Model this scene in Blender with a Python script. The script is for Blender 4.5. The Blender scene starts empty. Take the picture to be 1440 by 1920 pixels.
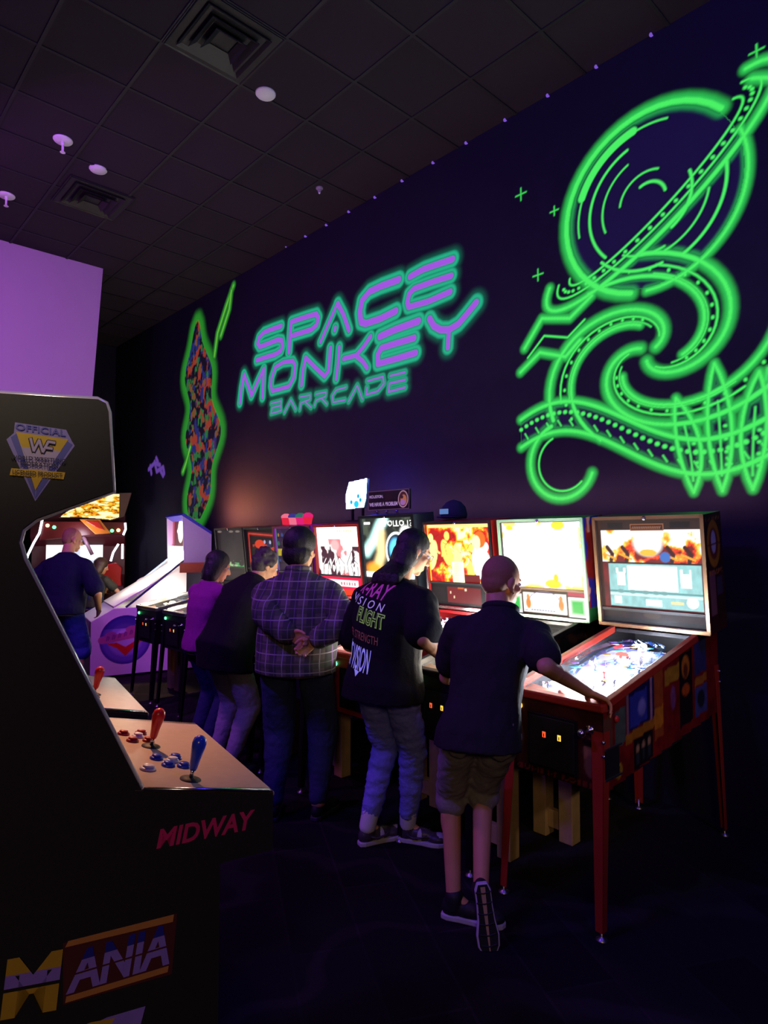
import bpy, bmesh, math, random
import numpy as np
from mathutils import Vector, Matrix, noise
from mathutils.bvhtree import BVHTree

random.seed(7)
np.random.seed(7)
SC = bpy.context.scene
COL = SC.collection
PI = math.pi

# ---------------------------------------------------------------- camera
FPX, CAM_H, HORIZON = 1200.0, 1.70, 1012.0
PITCH = math.atan((HORIZON - 960) / FPX)
YAW = math.atan2(1120, 1200)                      # view direction against the long wall
FWD = Vector((-math.cos(YAW), math.sin(YAW), 0))
RGT = Vector((math.sin(YAW), math.cos(YAW), 0))
CAM = Vector((0, 0, CAM_H))
V_F = FWD * math.cos(PITCH) + Vector((0, 0, math.sin(PITCH)))
V_U = -FWD * math.sin(PITCH) + Vector((0, 0, math.cos(PITCH)))

cd = bpy.data.cameras.new('camera')
cd.sensor_fit = 'VERTICAL'
cd.sensor_height = 24.0
cd.lens = FPX / 1920 * 24.0
cd.clip_start = 0.05
co = bpy.data.objects.new('camera', cd)
COL.objects.link(co)
co.matrix_world = Matrix.Translation(CAM) @ Matrix((RGT, V_U, -V_F)).transposed().to_4x4()
SC.camera = co


def ray(x, y):
    return V_F + RGT * ((x - 720) / FPX) - V_U * ((y - 960) / FPX)


def at_y(x, y, Y):
    d = ray(x, y); return CAM + d * (Y / d.y)


def at_z(x, y, Z):
    d = ray(x, y); return CAM + d * ((Z - CAM_H) / d.z)


def at_d(x, y, D):
    return CAM + ray(x, y) * D


def at_plane(x, y, P, n):
    d = ray(x, y); return CAM + d * ((P - CAM).dot(n) / d.dot(n))


# ---------------------------------------------------------------- colour management, world, room lights and added fills
SC.view_settings.view_transform = 'Standard'
SC.view_settings.look = 'None'
SC.view_settings.exposure = 0.0
SC.view_settings.gamma = 1.0
SC.view_settings.use_curve_mapping = False
try:
    SC.cycles.use_denoising = True
    SC.cycles.max_bounces = 8
    SC.cycles.transparent_max_bounces = 16
    SC.cycles.caustics_reflective = False
    SC.cycles.caustics_refractive = False
    SC.cycles.sample_clamp_indirect = 4.0
except Exception:
    pass
wd = bpy.data.worlds.new('world')
SC.world = wd
wd.use_nodes = True
wd.node_tree.nodes['Background'].inputs[0].default_value = (0.0022, 0.0016, 0.0040, 1)
wd.node_tree.nodes['Background'].inputs[1].default_value = 1.0

WALL_Y, CEIL, FAR_X = 4.20, 5.13, -11.5


def area_light(name, loc, target, sx, sy, energy, color):
    ld = bpy.data.lights.new(name, 'AREA')
    ld.shape = 'RECTANGLE'; ld.size = sx; ld.size_y = sy
    ld.energy = energy; ld.color = color
    o = bpy.data.objects.new(name, ld); COL.objects.link(o)
    o.location = loc
    o.rotation_euler = (Vector(target) - Vector(loc)).to_track_quat('-Z', 'Y').to_euler()
    return o


def spot_light(name, loc, target, deg, blend, energy, color, radius=0.05):
    ld = bpy.data.lights.new(name, 'SPOT')
    ld.spot_size = math.radians(deg); ld.spot_blend = blend
    ld.energy = energy; ld.color = color; ld.shadow_soft_size = radius
    o = bpy.data.objects.new(name, ld); COL.objects.link(o)
    o.location = loc
    o.rotation_euler = (Vector(target) - Vector(loc)).to_track_quat('-Z', 'Y').to_euler()
    return o


def point_light(name, loc, energy, color, radius=0.03, parent=None):
    ld = bpy.data.lights.new(name, 'POINT')
    ld.energy = energy; ld.color = color; ld.shadow_soft_size = radius
    o = bpy.data.objects.new(name, ld); COL.objects.link(o)
    o.location = loc
    if parent: o.parent = parent
    return o


# black light bars under the ceiling, then added fill lights and aimed spots
area_light('blacklight', (-2.6, -1.6, 4.9), (-3.2, 2.6, 0.9), 1.2, 0.2, 100, (0.17, 0.06, 1.0))
area_light('blacklight', (0.9, 1.9, 4.7), (-1.3, 4.2, 3.6), 1.2, 0.2, 50, (0.10, 0.05, 1.0))
area_light('blacklight', (-6.2, 0.2, 4.9), (-8.4, 1.6, 3.9), 1.2, 0.2, 12, (0.70, 0.14, 1.0))
spot_light('blacklight', (-5.0, 2.55, 4.8), (-8.05, 3.2, 0.4), 17, 0.6, 380, (0.75, 0.12, 1.0), 0.1)  # added narrow purple spot, only brightens the alley game's side panel
area_light('blacklight', (-5.0, 0.4, 4.4), (-6.8, 3.2, 0.8), 0.8, 0.2, 62, (0.62, 0.14, 1.0))
area_light('low_wall_fill', (-4.4, 3.98, 1.95), (-4.4, 4.25, 2.25), 6.4, 0.03, 15, (0.85, 0.42, 0.55))  # added unseen strip, stands in for the glow on the lower wall
area_light('ceiling_wash', (-3.4, 0.6, 1.9), (-3.2, 2.0, 5.1), 1.6, 0.6, 4, (0.6, 0.10, 0.75))
area_light('warm_fill', (2.6, -2.8, 3.4), (-2.4, 2.4, 0.8), 1.0, 0.6, 36, (1.0, 0.66, 0.42))  # added weak warm fill from behind the camera
spot_light('fill_spot', (1.6, -0.6, 4.2), (-1.47, 0.30, 2.3), 15, 1.0, 330, (1.0, 0.84, 0.60), 0.12)  # added spot, lifts the upper side panel of the foreground cabinet
spot_light('fill_spot', (2.6, 1.2, 3.4), (-1.40, 3.25, 0.95), 22, 1.0, 130, (1.0, 0.72, 0.55), 0.10)  # added spot, brightens the side art of the nearest pinball machine
spot_light('fill_spot', (-4.6, 1.75, 4.6), (-2.12, 0.66, 1.07), 19, 1.0, 1250, (1.0, 0.46, 0.20), 0.04)  # added warm spot, kept narrow so it reaches only the control panels
spot_light('fill_spot', (-8.4, 3.7, 3.0), (-6.95, 2.75, 0.0), 26, 0.4, 260, (1.0, 0.62, 0.22), 0.03)  # added warm spot for the orange patch of floor by the alley game
spot_light('wall_glow', (-7.35, 3.80, 2.08), (-7.2, 4.2, 2.16), 165, 1.0, 70, (1.0, 0.30, 0.10), 0.05)


# ---------------------------------------------------------------- colours and materials
def S(r, g, b):
    f = lambda c: ((c / 255) / 12.92) if c / 255 <= 0.04045 else (((c / 255) + 0.055) / 1.055) ** 2.4
    return (f(r), f(g), f(b))


MATS = {}


def mat(name, color, rough=0.6, metal=0.0, var=0.12, scale=30.0, bump=0.0, spec=0.4, coat=0.0):
    if name in MATS: return MATS[name]
    m = bpy.data.materials.new(name); m.use_nodes = True
    nt = m.node_tree; p = nt.nodes['Principled BSDF']
    tc = nt.nodes.new('ShaderNodeTexCoord')
    nz = nt.nodes.new('ShaderNodeTexNoise'); nz.inputs['Scale'].default_value = scale
    nz.inputs['Detail'].default_value = 4
    nt.links.new(tc.outputs['Object'], nz.inputs['Vector'])
    mx = nt.nodes.new('ShaderNodeMix'); mx.data_type = 'RGBA'
    c = color
    mx.inputs[6].default_value = (c[0] * (1 - var), c[1] * (1 - var), c[2] * (1 - var), 1)
    mx.inputs[7].default_value = (min(1, c[0] * (1 + var)), min(1, c[1] * (1 + var)), min(1, c[2] * (1 + var)), 1)
    nt.links.new(nz.outputs['Fac'], mx.inputs[0])
    nt.links.new(mx.outputs[2], p.inputs['Base Color'])
    p.inputs['Roughness'].default_value = rough
    p.inputs['Metallic'].default_value = metal
    p.inputs['Specular IOR Level'].default_value = spec
    p.inputs['Coat Weight'].default_value = coat
    if bump:
        b = nt.nodes.new('ShaderNodeBump'); b.inputs['Strength'].default_value = bump
        b.inputs['Distance'].default_value = 0.01
        nt.links.new(nz.outputs['Fac'], b.inputs['Height'])
        nt.links.new(b.outputs['Normal'], p.inputs['Normal'])
    MATS[name] = m
    return m


def glow(name, color, strength=1.0):
    if name in MATS: return MATS[name]
    m = bpy.data.materials.new(name); m.use_nodes = True
    nt = m.node_tree; nt.nodes.remove(nt.nodes['Principled BSDF'])
    e = nt.nodes.new('ShaderNodeEmission')
    e.inputs[0].default_value = (*color, 1); e.inputs[1].default_value = strength
    nt.links.new(e.outputs[0], nt.nodes['Material Output'].inputs[0])
    MATS[name] = m
    return m


def painted(name, emit=0.0, rough=0.5, alpha=False, diffuse=True, spec=0.3):
    """Artwork: the colours a painter laid down (colour attribute 'Col'), backlit when emit > 0."""
    if name in MATS: return MATS[name]
    m = bpy.data.materials.new(name); m.use_nodes = True
    nt = m.node_tree; p = nt.nodes['Principled BSDF']; out = nt.nodes['Material Output']
    a = nt.nodes.new('ShaderNodeAttribute'); a.attribute_name = 'Col'
    if diffuse:
        nt.links.new(a.outputs['Color'], p.inputs['Base Color'])
    else:
        p.inputs['Base Color'].default_value = (0.01, 0.01, 0.01, 1)
    p.inputs['Roughness'].default_value = rough
    p.inputs['Specular IOR Level'].default_value = spec
    if emit:
        nt.links.new(a.outputs['Color'], p.inputs['Emission Color'])
        p.inputs['Emission Strength'].default_value = emit
    sh = p.outputs[0]
    if alpha:
        t = nt.nodes.new('ShaderNodeBsdfTransparent'); mx = nt.nodes.new('ShaderNodeMixShader')
        nt.links.new(a.outputs['Alpha'], mx.inputs[0])
        nt.links.new(t.outputs[0], mx.inputs[1]); nt.links.new(sh, mx.inputs[2])
        sh = mx.outputs[0]
    nt.links.new(sh, out.inputs[0])
    MATS[name] = m
    return m


def glass_mat(name='clear_glass', tint=(0.95, 0.97, 1.0), refl=0.06):
    if name in MATS: return MATS[name]
    m = bpy.data.materials.new(name); m.use_nodes = True
    nt = m.node_tree; nt.nodes.remove(nt.nodes['Principled BSDF'])
    t = nt.nodes.new('ShaderNodeBsdfTransparent'); t.inputs[0].default_value = (*tint, 1)
    g = nt.nodes.new('ShaderNodeBsdfGlossy'); g.inputs['Roughness'].default_value = 0.03
    f = nt.nodes.new('ShaderNodeLayerWeight'); f.inputs[0].default_value = 0.12
    mu = nt.nodes.new('ShaderNodeMath'); mu.operation = 'MULTIPLY'; mu.inputs[1].default_value = refl * 5
    nt.links.new(f.outputs['Fresnel'], mu.inputs[0])
    mx = nt.nodes.new('ShaderNodeMixShader')
    nt.links.new(mu.outputs[0], mx.inputs[0]); nt.links.new(t.outputs[0], mx.inputs[1]); nt.links.new(g.outputs[0], mx.inputs[2])
    nt.links.new(mx.outputs[0], nt.nodes['Material Output'].inputs[0])
    MATS[name] = m
    return m


# ---------------------------------------------------------------- mesh helpers
class MB:
    """collects shapes into one mesh object; mi is the material slot of what is added next"""

    def __init__(s): s.v = []; s.f = []; s.m = []; s.mi = 0

    def add(s, vs, fs, M=None):
        o = len(s.v)
        for v in vs:
            v = Vector(v)
            s.v.append(M @ v if M else v)
        for f in fs:
            s.f.append([i + o for i in f]); s.m.append(s.mi)
        return s

    def box(s, x0, x1, y0, y1, z0, z1, M=None):
        vs = [(x, y, z) for z in (z0, z1) for y in (y0, y1) for x in (x0, x1)]
        return s.add(vs, [(0, 2, 3, 1), (4, 5, 7, 6), (0, 1, 5, 4), (2, 6, 7, 3), (0, 4, 6, 2), (1, 3, 7, 5)], M)

    def prism(s, pts, a0, a1, axis='x', M=None):
        """pts: 2D outline; extruded along axis between a0 and a1"""
        n = len(pts)
        def P(p, a):
            return {'x': (a, p[0], p[1]), 'y': (p[0], a, p[1]), 'z': (p[0], p[1], a)}[axis]
        vs = [P(p, a0) for p in pts] + [P(p, a1) for p in pts]
        fs = [list(range(n)), list(range(2 * n - 1, n - 1, -1))]
        for i in range(n):
            j = (i + 1) % n; fs.append((j, i, n + i, n + j))
        return s.add(vs, fs, M)

    def tube(s, pts, r, seg=8, caps=True, M=None):
        pts = [Vector(p) for p in pts]; n = len(pts)
        rs = r if isinstance(r, (list, tuple)) else [r] * n
        vs = []; fs = []
        prev = None
        for i, p in enumerate(pts):
            t = (pts[min(i + 1, n - 1)] - pts[max(i - 1, 0)]).normalized()
            if prev is None:
                a = t.orthogonal().normalized()
            else:
                a = (prev - t * prev.dot(t)).normalized()
            prev = a; b = t.cross(a)
            for k in range(seg):
                an = 2 * PI * k / seg
                vs.append(p + (a * math.cos(an) + b * math.sin(an)) * rs[i])
        for i in range(n - 1):
            for k in range(seg):
                k2 = (k + 1) % seg
                fs.append((i * seg + k, i * seg + k2, (i + 1) * seg + k2, (i + 1) * seg + k))
        if caps:
            fs.append(list(range(seg))[::-1]); fs.append([(n - 1) * seg + k for k in range(seg)])
        return s.add(vs, fs, M)

    def lathe(s, prof, seg=20, M=None):
        """prof: (radius, z) from bottom to top, closed"""
        vs = []; fs = []; n = len(prof)
        for r, z in prof:
            for k in range(seg):
                a = 2 * PI * k / seg; vs.append((r * math.cos(a), r * math.sin(a), z))
        for i in range(n - 1):
            for k in range(seg):
                k2 = (k + 1) % seg
                fs.append((i * seg + k, i * seg + k2, (i + 1) * seg + k2, (i + 1) * seg + k))
        fs.append(list(range(seg))[::-1]); fs.append([(n - 1) * seg + k for k in range(seg)])
        return s.add(vs, fs, M)

    def ell(s, c, r, seg=14, rings=9, M=None, R=None):
        c = Vector(c); vs = []; fs = []
        R = R or Matrix.Identity(3)
        for i in range(1, rings):
            th = PI * i / rings
            for k in range(seg):
                a = 2 * PI * k / seg
                vs.append(c + R @ Vector((r[0] * math.sin(th) * math.cos(a), r[1] * math.sin(th) * math.sin(a), r[2] * math.cos(th))))
        t = len(vs); vs.append(c + R @ Vector((0, 0, r[2]))); vs.append(c + R @ Vector((0, 0, -r[2])))
        for i in range(rings - 2):
            for k in range(seg):
                k2 = (k + 1) % seg
                fs.append((i * seg + k, (i + 1) * seg + k, (i + 1) * seg + k2, i * seg + k2))
        for k in range(seg):
            k2 = (k + 1) % seg
            fs.append((t, k, k2)); fs.append((t + 1, (rings - 2) * seg + k2, (rings - 2) * seg + k))
        return s.add(vs, fs, M)

    def cone(s, p0, p1, r0, r1, seg=14):
        """capsule that tapers from r0 to r1"""
        p0 = Vector(p0); p1 = Vector(p1); d = p1 - p0; L = d.length
        if L < 1e-6: return s.ell(p0, (r0,) * 3)
        q = d.to_track_quat('Z', 'Y').to_matrix()
        prof = []
        for i in range(1, 5):
            a = PI / 2 * i / 5; prof.append((r0 * math.sin(a), -r0 * math.cos(a)))
        prof.append((r0, 0)); prof.append((r1, L))
        for i in range(4, 0, -1):
            a = PI / 2 * i / 5; prof.append((r1 * math.sin(a), L + r1 * math.cos(a)))
        return s.lathe(prof, seg, Matrix.Translation(p0) @ q.to_4x4())

    def loft(s, rings):
        vs = []; fs = []; n = len(rings); seg = len(rings[0])
        for r in rings: vs += r
        for i in range(n - 1):
            for k in range(seg):
                k2 = (k + 1) % seg
                fs.append((i * seg + k, i * seg + k2, (i + 1) * seg + k2, (i + 1) * seg + k))
        fs.append(list(range(seg))[::-1]); fs.append([(n - 1) * seg + k for k in range(seg)])
        return s.add(vs, fs)

    def build(s, name, mats, parent=None, smooth=False, bevel=0.0, M=None):
        me = bpy.data.meshes.new(name)
        vs = [M @ v for v in s.v] if M else s.v
        me.from_pydata([tuple(v) for v in vs], [], s.f)
        if not isinstance(mats, (list, tuple)): mats = [mats]
        for m in mats: me.materials.append(m)
        me.polygons.foreach_set('material_index', s.m)
        bm = bmesh.new(); bm.from_mesh(me)
        bmesh.ops.recalc_face_normals(bm, faces=bm.faces)
        bm.to_mesh(me); bm.free()
        if smooth: me.polygons.foreach_set('use_smooth', [True] * len(me.polygons))
        o = bpy.data.objects.new(name, me); COL.objects.link(o)
        if parent: o.parent = parent
        if bevel:
            b = o.modifiers.new('bevel', 'BEVEL'); b.width = bevel; b.segments = 2; b.limit_method = 'ANGLE'
            b.angle_limit = math.radians(40)
        return o


def empty(name, loc=(0, 0, 0), rz=0.0):
    o = bpy.data.objects.new(name, None); COL.objects.link(o)
    o.empty_display_size = 0.1; o.location = loc; o.rotation_euler = (0, 0, rz)
    return o


def tag(o, label, cat, group=None):
    o['label'] = label; o['category'] = cat
    if group: o['group'] = group
    return o


def struct(o):
    o['kind'] = 'structure'; return o


def local_to(root_loc, rz):
    return (Matrix.Translation(root_loc) @ Matrix.Rotation(rz, 4, 'Z')).inverted()


# ---------------------------------------------------------------- lettering
def text_geo(body, size=1.0, bold=0.0, shear=0.0, space=1.0, align='LEFT', sx=1.0):
    cu = bpy.data.curves.new('txt', 'FONT'); cu.body = body; cu.size = size
    cu.offset = bold; cu.shear = shear; cu.space_character = space
    cu.align_x = align; cu.resolution_u = 3; cu.fill_mode = 'FRONT'
    o = bpy.data.objects.new('txt', cu); COL.objects.link(o)
    me = bpy.data.meshes.new_from_object(o.evaluated_get(bpy.context.evaluated_depsgraph_get()))
    vs = [(v.co.x * sx, v.co.y) for v in me.vertices]; fs = [list(p.vertices) for p in me.polygons]
    bpy.data.objects.remove(o); bpy.data.curves.remove(cu); bpy.data.meshes.remove(me)
    return vs, fs


def fit_text(body, u0, v0, u1, v1, bold=0.0, shear=0.0, space=1.0):
    """text stretched to the box u0..u1, v0..v1"""
    vs, fs = text_geo(body, 1.0, bold, shear, space)
    xs = [v[0] for v in vs]; ys = [v[1] for v in vs]
    a, b, c, d = min(xs), max(xs), min(ys), max(ys)
    return [(u0 + (x - a) / (b - a) * (u1 - u0), v0 + (y - c) / (d - c) * (v1 - v0)) for x, y in vs], fs


# ---------------------------------------------------------------- painted artwork on a fine grid
def vnoise(u, v, seed=0):
    rs = np.random.RandomState(seed); T = rs.rand(64, 64)
    iu = np.floor(u).astype(int); iv = np.floor(v).astype(int)
    fu = u - iu; fv = v - iv
    fu = fu * fu * (3 - 2 * fu); fv = fv * fv * (3 - 2 * fv)
    g = lambda a, b: T[a % 64, b % 64]
    return (g(iu, iv) * (1 - fu) + g(iu + 1, iv) * fu) * (1 - fv) + (g(iu, iv + 1) * (1 - fu) + g(iu + 1, iv + 1) * fu) * fv


def fnoise(u, v, seed=0, oct=3):
    r = 0; a = 0.5; t = 0
    for k in range(oct):
        r = r + a * vnoise(u * 2 ** k, v * 2 ** k, seed + k); t += a; a *= 0.5
    return r / t


def sstep(a, b, x):
    t = np.clip((x - a) / (b - a), 0, 1); return t * t * (3 - 2 * t)


class Canvas:
    def __init__(s, w, h, step, bg=(0, 0, 0), alpha=1.0, u0=0.0, v0=0.0):
        s.nx = max(2, int(w / step)); s.ny = max(2, int(h / step)); s.w = w; s.h = h
        uu, vv = np.meshgrid(np.linspace(u0, u0 + w, s.nx + 1), np.linspace(v0, v0 + h, s.ny + 1))
        s.u = uu.ravel(); s.v = vv.ravel(); n = len(s.u)
        s.c = np.tile(np.array(bg, float), (n, 1)); s.a = np.full(n, float(alpha)); s.e = step

    def put(s, m, col):
        col = np.asarray(col, float)
        s.c = s.c * (1 - m[:, None]) + col * m[:, None]
        s.a = np.maximum(s.a, m)

    def seg_dist(s, pts, closed=False, scale=None):
        d = np.full(len(s.u), 1e9)
        P = list(pts) + ([pts[0]] if closed else [])
        for (ax, ay), (bx, by) in zip(P[:-1], P[1:]):
            dx, dy = bx - ax, by - ay; L = dx * dx + dy * dy + 1e-12
            t = np.clip(((s.u - ax) * dx + (s.v - ay) * dy) / L, 0, 1)
            d = np.minimum(d, np.hypot(s.u - ax - t * dx, s.v - ay - t * dy))
        return d

    def stroke(s, pts, r, col, soft=None, closed=False):
        soft = soft if soft is not None else s.e
        d = s.seg_dist(pts, closed) - r
        s.put(1 - sstep(-soft / 2, soft / 2, d), col)

    def halo(s, pts, r, reach, col, amount=1.0, closed=False):
        d = s.seg_dist(pts, closed) - r
        s.put(amount * (1 - sstep(0, reach, d)) ** 1.5, col)

    def ell(s, cx, cy, rx, ry, col, rot=0.0, soft=None, amount=1.0):
        c, n = math.cos(rot), math.sin(rot)
        x = ((s.u - cx) * c + (s.v - cy) * n) / rx; y = (-(s.u - cx) * n + (s.v - cy) * c) / ry
        d = (np.hypot(x, y) - 1) * min(rx, ry)
        soft = soft if soft is not None else s.e
        s.put(amount * (1 - sstep(-soft / 2, soft / 2, d)), col)

    def inside(s, pts):
        m = np.zeros(len(s.u), bool); n = len(pts)
        for i in range(n):
            x0, y0 = pts[i]; x1, y1 = pts[(i + 1) % n]
            if y0 == y1: continue
            k = ((y0 > s.v) != (y1 > s.v)) & (s.u < (x1 - x0) * (s.v - y0) / (y1 - y0) + x0)
            m ^= k
        return m

    def poly(s, pts, col, amount=1.0):
        s.put(s.inside(pts).astype(float) * amount, col)

    def rect(s, u0, u1, v0, v1, col, amount=1.0):
        s.put(((s.u >= u0) & (s.u <= u1) & (s.v >= v0) & (s.v <= v1)).astype(float) * amount, col)

    def text(s, body, u0, v0, u1, v1, col, bold=0.02, shear=0.0):
        vs, fs = fit_text(body, u0, v0, u1, v1, bold, shear)
        m = np.zeros(len(s.u), bool)
        for f in fs: m |= s.inside([vs[i] for i in f])
        s.put(m.astype(float), col)

    def build(s, name, fn, material, parent=None):
        nx, ny = s.nx, s.ny
        ii, jj = np.meshgrid(np.arange(nx), np.arange(ny))
        a = (jj * (nx + 1) + ii).ravel()
        F = np.stack([a, a + 1, a + nx + 2, a + nx + 1], 1)
        keep = s.a[F].max(1) > 0.004
        F = F[keep]
        used = np.unique(F); remap = np.full(len(s.u), -1); remap[used] = np.arange(len(used))
        F = remap[F]
        co_ = [tuple(fn(float(x), float(y))) for x, y in zip(s.u[used], s.v[used])]
        me = bpy.data.meshes.new(name); me.from_pydata(co_, [], F.tolist())
        at = me.color_attributes.new('Col', 'FLOAT_COLOR', 'POINT')
        rgba = np.concatenate([np.clip(s.c[used], 0, 50), s.a[used][:, None]], 1).astype(np.float32)
        at.data.foreach_set('color', rgba.ravel())
        me.materials.append(material)
        o = bpy.data.objects.new(name, me); COL.objects.link(o)
        if parent: o.parent = parent
        return o

# ================================================================ the room
def carpet_mat():
    m = bpy.data.materials.new('dark_carpet'); m.use_nodes = True
    nt = m.node_tree; p = nt.nodes['Principled BSDF']
    tc = nt.nodes.new('ShaderNodeTexCoord'); mp = nt.nodes.new('ShaderNodeMapping')
    mp.inputs['Rotation'].default_value = (0, 0, 0.5)
    nt.links.new(tc.outputs['Object'], mp.inputs[0])
    n1 = nt.nodes.new('ShaderNodeTexNoise'); n1.inputs['Scale'].default_value = 240; n1.inputs['Detail'].default_value = 2
    w = nt.nodes.new('ShaderNodeTexWave'); w.bands_direction = 'X'; w.inputs['Scale'].default_value = 0.55
    w.inputs['Distortion'].default_value = 14; w.inputs['Detail'].default_value = 3; w.inputs['Detail Scale'].default_value = 1.2
    br = nt.nodes.new('ShaderNodeTexBrick'); br.inputs['Scale'].default_value = 1.0
    br.inputs['Brick Width'].default_value = 0.9; br.inputs['Row Height'].default_value = 0.3
    br.inputs['Mortar Size'].default_value = 0.006
    br.inputs['Color1'].default_value = (0.009, 0.008, 0.009, 1); br.inputs['Color2'].default_value = (0.014, 0.012, 0.014, 1)
    br.inputs['Mortar'].default_value = (0.016, 0.015, 0.016, 1)
    for x in (n1, w, br): nt.links.new(mp.outputs[0], x.inputs['Vector'])
    r = nt.nodes.new('ShaderNodeValToRGB')
    r.color_ramp.elements[0].position = 0.86; r.color_ramp.elements[0].color = (1, 1, 1, 1)
    r.color_ramp.elements[1].position = 0.98; r.color_ramp.elements[1].color = (1.7, 1.6, 1.7, 1)
    nt.links.new(w.outputs['Color'], r.inputs[0])
    m1 = nt.nodes.new('ShaderNodeMix'); m1.data_type = 'RGBA'; m1.blend_type = 'MULTIPLY'; m1.inputs[0].default_value = 1
    nt.links.new(br.outputs[0], m1.inputs[6]); nt.links.new(r.outputs[0], m1.inputs[7])
    m2 = nt.nodes.new('ShaderNodeMix'); m2.data_type = 'RGBA'; m2.blend_type = 'OVERLAY'; m2.inputs[0].default_value = 0.6
    nt.links.new(m1.outputs[2], m2.inputs[6]); nt.links.new(n1.outputs['Color'], m2.inputs[7])
    nt.links.new(m2.outputs[2], p.inputs['Base Color'])
    p.inputs['Roughness'].default_value = 0.95; p.inputs['Specular IOR Level'].default_value = 0.1
    b = nt.nodes.new('ShaderNodeBump'); b.inputs['Strength'].default_value = 0.4; b.inputs['Distance'].default_value = 0.004
    nt.links.new(n1.outputs[0], b.inputs['Height']); nt.links.new(b.outputs[0], p.inputs['Normal'])
    return m


def tile_mat():
    m = bpy.data.materials.new('black_ceiling_tile'); m.use_nodes = True
    nt = m.node_tree; p = nt.nodes['Principled BSDF']
    tc = nt.nodes.new('ShaderNodeTexCoord')
    ck = nt.nodes.new('ShaderNodeTexWhiteNoise'); ck.noise_dimensions = '2D'
    sc = nt.nodes.new('ShaderNodeVectorMath'); sc.operation = 'MULTIPLY_ADD'
    sc.inputs[1].default_value = (1 / 0.61, 1 / 0.61, 0); sc.inputs[2].default_value = (3.55 / 0.61 + 40, -1.79 / 0.61 + 40, 0)
    fl = nt.nodes.new('ShaderNodeVectorMath'); fl.operation = 'FLOOR'
    nt.links.new(tc.outputs['Object'], sc.inputs[0]); nt.links.new(sc.outputs[0], fl.inputs[0]); nt.links.new(fl.outputs[0], ck.inputs['Vector'])
    nz = nt.nodes.new('ShaderNodeTexNoise'); nz.inputs['Scale'].default_value = 90
    nt.links.new(tc.outputs['Object'], nz.inputs['Vector'])
    r = nt.nodes.new('ShaderNodeMapRange'); r.inputs[3].default_value = 0.75; r.inputs[4].default_value = 1.15
    nt.links.new(ck.outputs[0], r.inputs[0])
    mu = nt.nodes.new('ShaderNodeMath'); mu.operation = 'MULTIPLY'
    r2 = nt.nodes.new('ShaderNodeMapRange'); r2.inputs[3].default_value = 0.7; r2.inputs[4].default_value = 1.25
    nt.links.new(nz.outputs[0], r2.inputs[0]); nt.links.new(r.outputs[0], mu.inputs[0]); nt.links.new(r2.outputs[0], mu.inputs[1])
    vm = nt.nodes.new('ShaderNodeVectorMath'); vm.operation = 'SCALE'; vm.inputs[0].default_value = (0.012, 0.0032, 0.013)
    nt.links.new(mu.outputs[0], vm.inputs['Scale']); nt.links.new(vm.outputs[0], p.inputs['Base Color']); p.inputs['Roughness'].default_value = 0.9
    return m


WALL_DARK = mat('black_wall_paint', (0.012, 0.010, 0.022), 0.75, var=0.2, scale=6, spec=0.2)
WALL_LILAC = mat('pale_lilac_wall_paint', (0.56, 0.36, 0.54), 0.8, var=0.03, scale=3)

b = MB(); b.box(-11.7, 4.2, -4.2, WALL_Y + 0.1, -0.1, 0); struct(b.build('floor', carpet_mat()))
b = MB(); b.box(-11.7, 4.2, -4.2, WALL_Y + 0.1, CEIL, CEIL + 0.1); struct(b.build('ceiling', tile_mat()))
b = MB(); b.box(-11.7, 4.2, WALL_Y, WALL_Y + 0.1, 0, CEIL); struct(b.build('wall_right', WALL_DARK))
b = MB(); b.box(FAR_X - 0.1, FAR_X, -4.2, WALL_Y, 0, CEIL); struct(b.build('wall_far', WALL_DARK))
b = MB(); b.box(4.1, 4.2, -4.2, WALL_Y, 0, CEIL); struct(b.build('wall_near', WALL_DARK))
b = MB(); b.box(-11.7, 4.2, -4.3, -4.2, 0, CEIL); struct(b.build('wall_left', WALL_DARK))
b = MB()                                               # pale wall that stops short, its end leaning a little
A1 = at_plane(193, 507, Vector((-8.25, 0, 0)), Vector((1, 0, 0))); A2 = at_plane(173, 745, Vector((-8.25, 0, 0)), Vector((1, 0, 0)))
sl = (A1.y - A2.y) / (A1.z - A2.z)
b.prism([(-4.2, 2.45), (A1.y - sl * (A1.z - 2.45), 2.45), (A1.y + sl * (CEIL - A1.z), CEIL), (-4.2, CEIL)], -8.37, -8.25, 'x')
struct(b.build('wall_partition', WALL_LILAC))

# ceiling grid of dark T bars
b = MB()
GX, GY = -3.55, 1.79
for k in range(-9, 4):
    y = GY + 0.61 * k
    if -4.2 < y < WALL_Y: b.box(-11.5, 4.1, y - 0.012, y + 0.012, CEIL - 0.008, CEIL)
for k in range(-13, 13):
    x = GX + 0.61 * k
    if -11.5 < x < 4.1: b.box(x - 0.012, x + 0.012, -4.2, WALL_Y, CEIL - 0.0075, CEIL)
struct(b.build('trim_1', mat('ceiling_grid_metal', (0.007, 0.005, 0.008), 0.6)))

BLACK = mat('matt_black', (0.008, 0.008, 0.009), 0.6)
SOFTWHITE = mat('white_enamel', (0.80, 0.76, 0.78), 0.45, var=0.04)


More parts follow.
